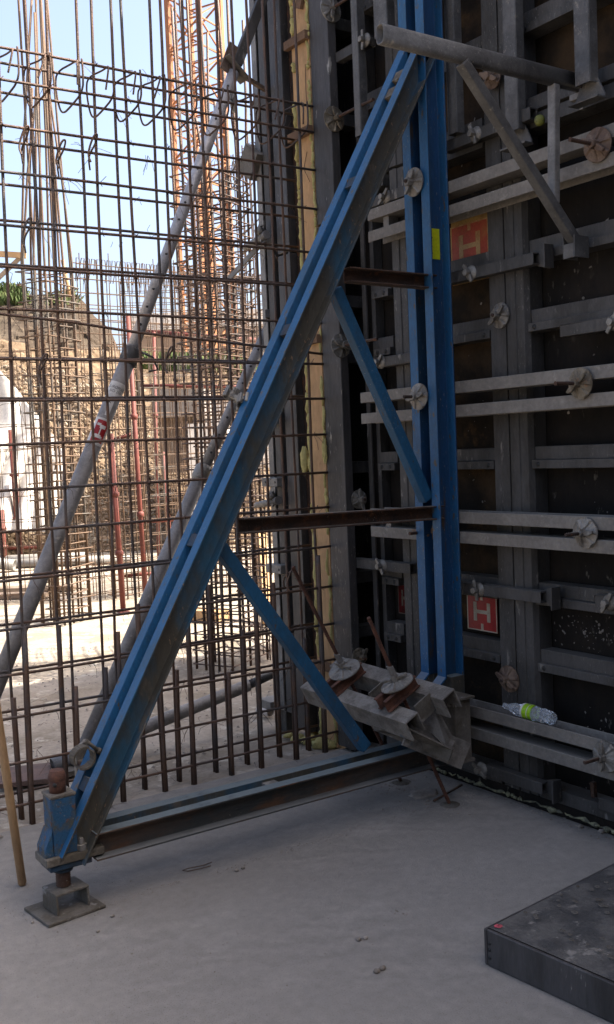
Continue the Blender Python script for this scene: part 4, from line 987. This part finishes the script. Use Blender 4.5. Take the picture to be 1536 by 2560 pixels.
# ------------------------------------------------------------------ earth bank
def interp(tab, u):
    for (a, b), (c, d) in zip(tab, tab[1:]):
        if a <= u <= c: return b+(d-b)*(u-a)/(c-a)
    return tab[0][1] if u < tab[0][0] else tab[-1][1]
RIDGE = [(-900, 700), (-200, 722), (0, 738), (215, 737), (238, 755), (262, 790), (300, 822), (322, 885), (345, 905), (500, 915), (900, 920)]
FCAM = ROT @ V((0, 0, -1)); FCAM.z = 0; FCAM.normalize(); RC = V((FCAM.y, -FCAM.x, 0))
def bank_pt(u, s, jit=True):
    """u picks the bearing, s 0..1 climbs from the toe to the ridge"""
    rt = ray(u, 1280); rt.z = 0; rt.normalize()
    top = ray(u, interp(RIDGE, u)); hl = math.hypot(top.x, top.y)
    D0, D1 = 18.0, 25.5
    ztop = EYE+top.z/hl*D1
    prof = min(1, s)**.85
    D = D0+(D1-D0)*(s if s <= 1 else 1+(s-1)*3); z = ztop*prof if s <= 1 else ztop+(s-1)*1.2
    p = V((rt.x*D, rt.y*D, z))
    if jit:
        n1 = noise.fractal(p*.55, 1, 2.1, 5); n2 = noise.fractal(p*2.6+V((9, 9, 9)), 1, 2.1, 3)
        amp = min(1, s*5)*(1 if s < .93 else .25)
        p += V((-rt.x, -rt.y, .25))*(n1*.42+abs(n2)*.16)*amp
    return p
NU, NS = 300, 110; vs = []
for j in range(NS+1):
    for i in range(NU+1): vs.append(bank_pt(-900+1800*i/NU, 1.25*j/NS))
g = MB(); g.add(vs, [(j*(NU+1)+i, j*(NU+1)+i+1, (j+1)*(NU+1)+i+1, (j+1)*(NU+1)+i) for j in range(NS) for i in range(NU)])
bk = g.build('earth_bank', 'earth'); tag(bk, kind='structure')
bk.data.materials.append(M['earth_dark'])
for p in bk.data.polygons:
    c = p.center; 
    if c.z > 4.1+.35*noise.noise(V((c.x*.5, c.y*.5, 0))): p.material_index = 1
# stones on the bank and rubble
g = MB()
for _ in range(11000):
    u = random.uniform(-150, 680); s = random.uniform(.0, .60); q = bank_pt(u, s); r = abs(random.gauss(.012, .026))+.012
    d = [V((random.gauss(0, 1), random.gauss(0, 1), random.gauss(0, 1))).normalized()*r*random.uniform(.7, 1.3) for _ in range(4)]
    vs = [q+x for x in (V((r, 0, 0)), V((-r*.9, r*.3, 0)), V((0, r, r*.4)), V((0, -r, .2*r)), V((0, 0, r)), V((.1*r, 0, -r)))]
    g.add(vs, [(0, 2, 4), (2, 1, 4), (1, 3, 4), (3, 0, 4), (2, 0, 5), (1, 2, 5), (3, 1, 5), (0, 3, 5)])
tag(g.build('bank_stones', mat('bank_stone', (.27, .205, .14), (.19, .14, .095), (.36, .31, .24), 1.3, (.4, .6), (.5, .6), 3, bump=0)), kind='stuff')
# grass along the ridge
g = MB()
for _ in range(9000):
    u = random.uniform(-700, 225); dens = noise.noise(V((u*.012, 3, 0)))
    if u > 90 and random.random() < .75: continue
    if dens < -.25: continue
    q = bank_pt(u, random.uniform(.93, 1.06)); h = random.uniform(.06, .30)*(1 if u < 90 else .6); a = random.random()*PI; w_ = random.uniform(.02, .05)
    d = V((math.cos(a)*w_, math.sin(a)*w_, 0)); l = V((random.gauss(0, .1), random.gauss(0, .1), h))
    g.add([q-d, q+d, q+l+d*.5, q+l-d*.3], [(0, 1, 2, 3)])
tag(g.build('ridge_grass', 'leaf'), kind='stuff')
# green scrub line in the gap
g = MB()
for _ in range(2500):
    u = random.uniform(340, 700); q = bank_pt(u, random.uniform(.93, 1.03)); h = random.uniform(.05, .35); a = random.random()*PI; w_ = random.uniform(.03, .07)
    if noise.noise(V((u*.03, 0, 7))) < -.1: continue
    d = V((math.cos(a)*w_, math.sin(a)*w_, 0)); l = V((random.gauss(0, .1), random.gauss(0, .1), h))
    g.add([q-d, q+d, q+l+d*.5, q+l-d*.3], [(0, 1, 2, 3)])
tag(g.build('scrub', 'leaf'), kind='stuff')

# white sheet over the slope at the left
vs = []; NU, NS = 80, 40
OUT = [(-500, 800), (0, 925), (50, 985), (110, 1060), (150, 1110), (165, 1150), (172, 1330)]
for j in range(NS+1):
    for i in range(NU+1):
        u = -400+572*i/NU; vt = interp(OUT, u); vb = 1330+.01*u; v = vb+(vt-vb)*j/NS
        dpt = 16.4+1.6*(1330-v)/400
        fold = .22*abs(math.sin(u*.055+v*.013+1.5*noise.noise(V((u*.01, v*.006, 0)))))+.08*noise.noise(V((u*.03, v*.012, 2)))
        vs.append(far(u, v, dpt-fold))
m = MB(); m.add(vs, [(j*(NU+1)+i, j*(NU+1)+i+1, (j+1)*(NU+1)+i+1, (j+1)*(NU+1)+i) for j in range(NS) for i in range(NU)], True)
o = m.build('white_sheet', 'white_sheet'); sld = o.modifiers.new('thickness', 'SOLIDIFY'); sld.thickness = .02
tag(o, 'white sheeting draped in folds over the slope at the left edge', 'sheet')

# ------------------------------------------------------------------ far buildings
def facing_box(u0, u1, v0, v1, dpt, thick, name, mt, root, zb=None, bevel=0):
    a, b = far(u0, v0, dpt), far(u1, v1, dpt); rt = (far(u1, 1280, dpt)-far(u0, 1280, dpt)); rt.z = 0; L = rt.length; rt.normalize()
    z1, z0 = a.z, (b.z if zb is None else zb); fw = Z.cross(rt)
    c = V(((a.x+a.x+rt.x*L)/2, (a.y+a.y+rt.y*L)/2, (z0+z1)/2))+fw*thick/2
    return place(MB().box(c, (L, thick, z1-z0), (rt, fw, Z)), name, mt, root, bevel)
wb = thing('white_building', far(520, 900, 42), 'low white building behind the bank with a beige slab edge', 'building')
facing_box(322, 900, 805, 900, 42, 10, 'wall', 'whitewall', wb, zb=-.1); facing_box(318, 905, 838, 862, 41.8, .19, 'slab_edge', 'tanwall', wb)
facing_box(316, 910, 786, 802, 41.6, 10.6, 'roof_slab', 'whitewall', wb)
gb = thing('concrete_block', far(440, 1000, 17.6), 'shaded grey concrete block set in the bank behind the long wall mesh', 'concrete wall')
facing_box(380, 500, 968, 1040, 17.0, 2.2, 'block', 'greywall', gb); facing_box(396, 482, 1040.5, 1180, 17.3, 1.6, 'lower_wall', 'tanwall', gb)
facing_box(466, 560, 1060, 1300, 17.1, 1.5, 'side_wall', 'whitewall', gb)
pb = thing('pale_wall', far(600, 900, 19), 'pale wall seen in glimpses behind the dense column cage', 'wall')
facing_box(500, 720, 1000, 1400, 20.0, .4, 'wall', 'whitewall', pb, zb=0)

# timber profile board on the bank
tb = thing('profile_board', far(57, 745, 24.5), 'pale timber profile board with post and slanting brace on top of the bank', 'timber board')
place(MB().bar(far(-120, 628, 24.5), far(66, 639, 24.5), .05, .14), 'board', 'timber', tb)
place(MB().bar(far(57, 650, 24.5), far(62, 760, 24.5), .06, .06, X), 'post', 'timber', tb)
place(MB().bar(far(50, 645, 24.6), far(-40, 730, 24.6), .05, .10), 'brace', 'tanwall', tb)
o = MB().tube([far(157, 650, 23.8), far(170, 712, 23.8), far(174, 742, 23.8)], .045, 7).build('stake', 'timber'); tag(o, 'crooked pale wooden stake on the bank behind the left column cage', 'stake')

# ------------------------------------------------------------------ tower crane mast
cr = thing('tower_crane', far(520, 1190, 34), 'orange lattice mast of a tower crane rising behind the bank', 'crane')
cb = far(540, 1187, 34); cb.z = 0
s_ = 1.22; ang = math.atan2(RC.y, RC.x)-math.radians(30)
ux, uy = V((math.cos(ang), math.sin(ang), 0)), V((-math.sin(ang), math.cos(ang), 0))
cor = [cb+ux*a*s_/2+uy*b*s_/2 for a, b in ((-1,-1),(1,-1),(1,1),(-1,1))]
off = far(496, 0, 34); 
HC = 30
for p in cor: place(MB().box(p+Z*HC/2, (.15, .15, HC), (ux, uy, Z)), 'mast_chord', 'orange', cr)
pz = .86; nlev = int(HC/pz)
for k in range(4):
    a, b = cor[k], cor[(k+1) % 4]
    for i in range(6, min(nlev, 29)):
        z = i*pz; m = MB()
        m.bar(a+Z*z, b+Z*z, .045, .045)
        if (i+k) % 2: m.bar(a+Z*(z+.03), b+Z*(z+pz-.03), .046, .046)
        else: m.bar(b+Z*(z+.03), a+Z*(z+pz-.03), .046, .046)
        place(m, 'mast_lacing', 'orange', cr)
c0 = sum(cor, V())/4; lad = MB()
for s in (-.2, .2): lad.bar(c0+ux*s+Z*2, c0+ux*s+Z*HC, .04, .04)
for i in range(80): lad.bar(c0-ux*.2+Z*(3+i*.3), c0+ux*.2+Z*(3+i*.3), .025, .025)
place(lad, 'ladder', 'galv', cr)

# ------------------------------------------------------------------ foreground odds and ends
pf = at(57, 2213, 'z', .0); pf.z = .0
ptop = at(-12, 1745, 'y', pf.y-.08)
dpl = (ptop-pf).normalized()
o = MB().tube([pf+V((0, 0, .004)), pf+dpl*.01, pf+dpl*.5, pf+dpl*1.75], .0165, 14, True, [.013, .0165, .0165, .0165]).build('wooden_pole', 'pole')
tag(o, 'pale wooden pole leaning out of the left edge with its foot on the slab', 'pole')
# dark formwork panel lying on the slab, bottom right
zt = .118
k0 = at(1168*1.035, 2240*1.035, 'z', zt); k1 = at(1484*1.035, 2082*1.035, 'z', zt); k2 = at(1484*1.035, 2392*1.035, 'z', zt)
e1 = (k1-k0).normalized(); e2 = (k2-k0); e2 = (e2-e1*e2.dot(e1)).normalized()
lp = thing('lying_panel', (k0.x, k0.y, 0), 'dark formwork panel lying flat on the slab, pink dot on its corner', 'formwork panel')
L1, L2 = 2.4, 1.2
cpn = k0+e1*L1/2+e2*L2/2
vs = []; n1, n2 = 90, 46
for j in range(n2+1):
    for i in range(n1+1):
        q = k0+e1*(.012+(L1-.024)*i/n1)+e2*(.012+(L2-.024)*j/n2); edge = min(i, n1-i, j, n2-j)
        q.z = zt-.001+(0 if edge < 1 else max(0, noise.fractal(q*9, 1, 2, 4))*.008); vs.append(q)
m = MB(); m.add(vs, [(j*(n1+1)+i, j*(n1+1)+i+1, (j+1)*(n1+1)+i+1, (j+1)*(n1+1)+i) for j in range(n2) for i in range(n1)], True)
place(m, 'plywood_face', mat('crusted_plywood', (.065, .065, .066), (.125, .122, .118), (.25, .24, .225), 7, (.42, .60), (.58, .66), 15, .75, bump=.8, bscale=30), lp)
place(MB().box(V((cpn.x, cpn.y, zt-.008)), (L1-.02, L2-.02, .010), (e1, e2, Z)), 'plywood_core', 'ply', lp)
for c_, l_, ax_ in ((k0+e1*L1/2+e2*.006, L1, e1), (k0+e1*L1/2+e2*(L2-.006), L1, e1)):
    place(MB().box(V((c_.x, c_.y, zt/2)), (l_, .012, zt-.004), (e1, e2, Z)), 'frame_rail', 'frame_scuffed', lp, .004)
for c_ in (k0+e2*L2/2+e1*.006, k0+e2*L2/2+e1*(L1-.006)):
    place(MB().box(V((c_.x, c_.y, zt/2)), (.012, L2-.026, zt-.004), (e1, e2, Z)), 'frame_rail', 'frame_scuffed', lp, .004)
m = MB()
for dz in (.03, .055, .075):
    q = k0+e2*.022; m.lathe([(0, .0012), (.006, .0012), (.006, -.003)], V((q.x, q.y, dz))-e1*.0, -e1, 10)
place(m, 'rivet_holes', 'black', lp)
q = k0+e1*.035+e2*.03; m = MB().lathe([(0, .0045), (.008, .004), (.013, .003)], V((q.x, q.y, zt)), Z, 14, lambda r, th: .001*math.sin(5*th)); place(m, 'paint_dot', 'pink', lp)
for _ in range(46):
    m = MB()
    a_, b_ = random.uniform(.10, .55), random.uniform(.03, .4); q = k0+e1*a_+e2*b_; r = random.uniform(.005, .011)
    m.lathe([(r*.55, .0085), (r*.8, .0105), (r, .008)], V((q.x, q.y, zt-.001)), Z, 10)
    place(m, 'concrete_ring', 'plate_dark', lp)

# plastic bottles
def bottle(c, axis, L, label, crumple=.1, R=.033, cap=True):
    c = V(c); ax = V(axis).normalized(); t = thing('plastic_bottle', c, label, 'bottle')
    prof = [(.0, 0), (.026, .0), (R, .008), (R*.94, .03), (R, .045), (R*.93, .06), (R, .08), (R, .12), (R*.97, .14), (R*.85, .165), (R*.55, .19), (.014, .205), (.0125, .222), (0, .2225)]
    sc = L/.2225; fine = []
    for (r0, h0), (r1, h1) in zip(prof, prof[1:]):
        for k in range(3): fine.append((r0+(r1-r0)*k/3, (h0+(h1-h0)*k/3)*sc))
    fine.append(prof[-1][0:1]+(prof[-1][1]*sc,))
    m = MB(); z = ax; x = z.orthogonal().normalized(); y = z.cross(x); n = 28; vs = []
    for (r, h) in fine:
        for k in range(n):
            th = 2*PI*k/n; amp = crumple*(1 if h < .07*sc or h > .13*sc else .15)
            rr = r*(1-amp*2.2*abs(noise.noise(V((math.cos(th)*1.6, math.sin(th)*1.6, h*28)))))
            vs.append(c+x*rr*math.cos(th)+y*rr*math.sin(th)+z*h)
    m.add(vs, [(i*n+k, i*n+(k+1) % n, (i+1)*n+(k+1) % n, (i+1)*n+k) for i in range(len(fine)-1) for k in range(n)], False)
    place(m, 'body', 'clear', t)
    return t, x, y, z
zr = zf(1158, 1759)
pb0 = at(1384, 1812, 'x', WF+.05); pb1 = at(1262, 1768, 'x', WF+.05)
c = V((WF+.052, pb0.y, zr-.006+.026)); ax = V((0, pb1.y-pb0.y, .0)); Lb = abs(pb1.y-pb0.y)*1.02
t, x, y, z = bottle(c, ax, Lb, 'crushed clear water bottle with a lime green label lying on the lowest waler', .22)
m = MB()
sc = Lb/.2225
for (a, b, mt, nm, rr) in ((.079, .118, 'lime', 'label', .0338), (.118, .126, 'white', 'label_edge', .0338)):
    place(MB().lathe([(rr, a*sc), (rr, b*sc)], c, z, 28), nm, mt, t)
place(MB().lathe([(.0341, .095*sc), (.0341, .098*sc)], c, z, 28), 'label_line', 'white', t)
# paper cup
c = at(662, 1778, 'z', .03); c.z = .034; ax = V((-.30, .95, 0)).normalized()
cp_ = thing('paper_cup', c, 'white paper cup lying on its side behind the mesh near the soldier post', 'cup')
m = MB().lathe([(.031, 0), (.033, .004), (.032, .008), (.024, .10), (.0, .1005), (0, .098), (.0225, .0975), (.0305, .004), (.031, 0)], c-ax*.05, ax, 24)
place(m, 'cup', 'cup', cp_)

# rusty steel plate on the ground left, behind the foot
a, b = at(18, 1960, 'z', .02), at(150, 1945, 'z', .02)
o = MB().bar(a+Y*.12, b+Y*.12, .28, .025).build('rusty_plate', mat('dull_red_plate', (.16, .105, .09), (.12, .085, .075), None, 7, rough=.9), None, .003); tag(o, 'dull reddish flat plate on the ground behind the mesh at the left', 'plate')

# foam bead along the foot of the right wall
fb = thing('foam_bead', (FX, 2.9, 0), 'pale uneven foam bead sealing the foot of the right-hand formwork against the slab', 'foam bead')
m = MB(); y = 3.9; x0 = FX+.01
while y > 1.2:
    L = random.uniform(.04, .22); n = 6
    if random.random() > .12:
        m.tube([(x0+random.gauss(0, .006), y-L*i/n, .022+random.gauss(0, .004)) for i in range(n+1)], .01, 8, True, [random.choice((.004, .006, .009, .013))*(.5 if i in (0, n) else 1)*random.uniform(.7, 1.2) for i in range(n+1)])
    y -= L*.97
tag(place(m, 'bead', 'foam_pale', fb), kind='stuff')
bs = thing('base_batten', (FX, 2.0, 0), 'dark bottom batten under the right-hand formwork panels', 'batten')
place(MB().bb((FX+.012, -4.03, .002), (PLY+.02, 4.16, .058)), 'batten', 'ply', bs)
# thin upright stake in front of the wall at the right edge
o = MB().bar(at(1491, 2063, 'z', 0), at(1483, 1955, 'x', at(1491, 2063, 'z', 0).x), .018, .018, X).build('floor_stake', 'rust'); tag(o, 'short dark steel stake driven at the foot of the wall near the right edge', 'stake')
# debris under the yoke: thin bars and lumps
o = MB().tube([at(1085, 2002, 'z', .01), at(1155, 1962, 'z', .02)], .006, 6).build('short_rod', 'rust'); tag(o, 'short rusty rod lying on the slab behind the near anchor disc', 'rod')
o = blob(at(1060, 1985, 'z', .0), .05, 4, 1.6, 1.2, .25, 7).build('rubble_heap', 'plate_dark'); o.data.materials[0] = M['stone']; tag(o, 'low dark rubble heap on the slab between the two anchor discs', 'rubble')
# crumbs in front, each pair readable in the picture
def stone(u, v, r, label, mt='stone', i=0):
    o = blob(at(u, v, 'z', r*.4), r, u*.1, 1.1, .9, .7, 5).build('stone_crumb', mt); tag(o, label, 'crumb', 'crumbs of mortar on the slab')
for i, (u, v, r, lb) in enumerate(((897, 2349, .010, 'left crumb of the upper pair in the middle of the slab'), (914, 2345, .009, 'right crumb of the upper pair in the middle of the slab'),
     (942, 2428, .011, 'left crumb of the lower pair in the middle of the slab'), (957, 2420, .011, 'right crumb of the lower pair in the middle of the slab'),
     (592, 2176, .009, 'left crumb of the small pair beyond the bent wire'), (608, 2170, .008, 'right crumb of the small pair beyond the bent wire'),
     (1452, 2066, .013, 'yellowish crumb beside the foot of the wall at the right'), (1505, 2078, .016, 'flat crumb right of the yellowish one by the wall'),
     (245, 2328, .007, 'lone crumb just right of the ground plate'), (281, 2290, .008, 'small crumb between the ground plate and the base beam'),
     (82, 2306, .006, 'tiny pale crumb left of the ground plate'))): stone(u, v, r, lb)
pts = [at(u, v, 'z', .006) for u, v in ((528, 2164), (500, 2172), (470, 2178), (457, 2176), (470, 2171), (510, 2163), (530, 2155))]
o = MB().tube(pts, .0018, 5).build('bent_wire', 'rebar'); tag(o, 'thin bent tie wire loop lying on the slab right of the blue foot', 'wire')
# fine litter: dust crumbs, wire ends and twigs
g = MB()
for _ in range(2300):
    if random.random() < .42: q = V((random.uniform(.9, 3.2), random.uniform(2.0, 4.3), .001)); r = random.uniform(.0010, .0028)
    else:
        q = V((random.uniform(.8, 3.9), random.uniform(4.3, 8.5)**1, .004)); r = abs(random.gauss(.004, .004))+.002
    a = random.random()*6
    vs = [q+V((math.cos(a+k*PI/2)*r*random.uniform(.6, 1.4), math.sin(a+k*PI/2)*r*random.uniform(.6, 1.4), 0)) for k in range(4)]+[q+V((0, 0, r*.9))]
    g.add(vs, [(0, 1, 4), (1, 2, 4), (2, 3, 4), (3, 0, 4)])
def grit(c, sx, sy, n, rr=.0028):
    for _ in range(n):
        q = V((random.gauss(c[0], sx), random.gauss(c[1], sy), .001)); r = abs(random.gauss(rr*.6, rr*.5))+.0007; a = random.random()*6
        vs = [q+V((math.cos(a+k*PI/2)*r*random.uniform(.6, 1.4), math.sin(a+k*PI/2)*r*random.uniform(.6, 1.4), 0)) for k in range(4)]+[q+V((0, 0, r*.8))]
        g.add(vs, [(0, 1, 4), (1, 2, 4), (2, 3, 4), (3, 0, 4)])
for k in range(34): grit((1.35+1.6*k/33, 3.40+random.gauss(0, .01), 0), .04, .012, 14, .0022)
for k in range(30): grit((FX-.02+random.gauss(0, .01), 1.6+2.3*k/29, 0), .022, .05, 16, .004)
grit((fx, fy, 0), .13, .12, 260, .002); grit((3.0, 3.37, 0), .07, .07, 120, .003); grit((3.0, 3.75, 0), .08, .08, 120, .004); grit((2.95, 3.55, 0), .12, .12, 200, .004)
for k in range(12): grit((random.uniform(1.3, 2.9), random.uniform(2.4, 3.2), 0), .03, .03, 10, .0022)
tag(g.build('mortar_crumbs', 'stone'), kind='stuff')
g = MB()
for _ in range(170):
    q = V((random.uniform(1.2, 3.6), random.uniform(4.3, 7.2), .012)); a = random.random()*PI; L = random.uniform(.02, .11)
    d = V((math.cos(a)*L, math.sin(a)*L, 0)); g.tube([q, q+d*.5+V((0, 0, random.uniform(.002, .02))), q+d+V((random.gauss(0, .01), random.gauss(0, .01), .0))], .0009, 3, False)
tag(g.build('wire_offcuts', 'rebar'), kind='stuff')
bpy.context.view_layer.update()
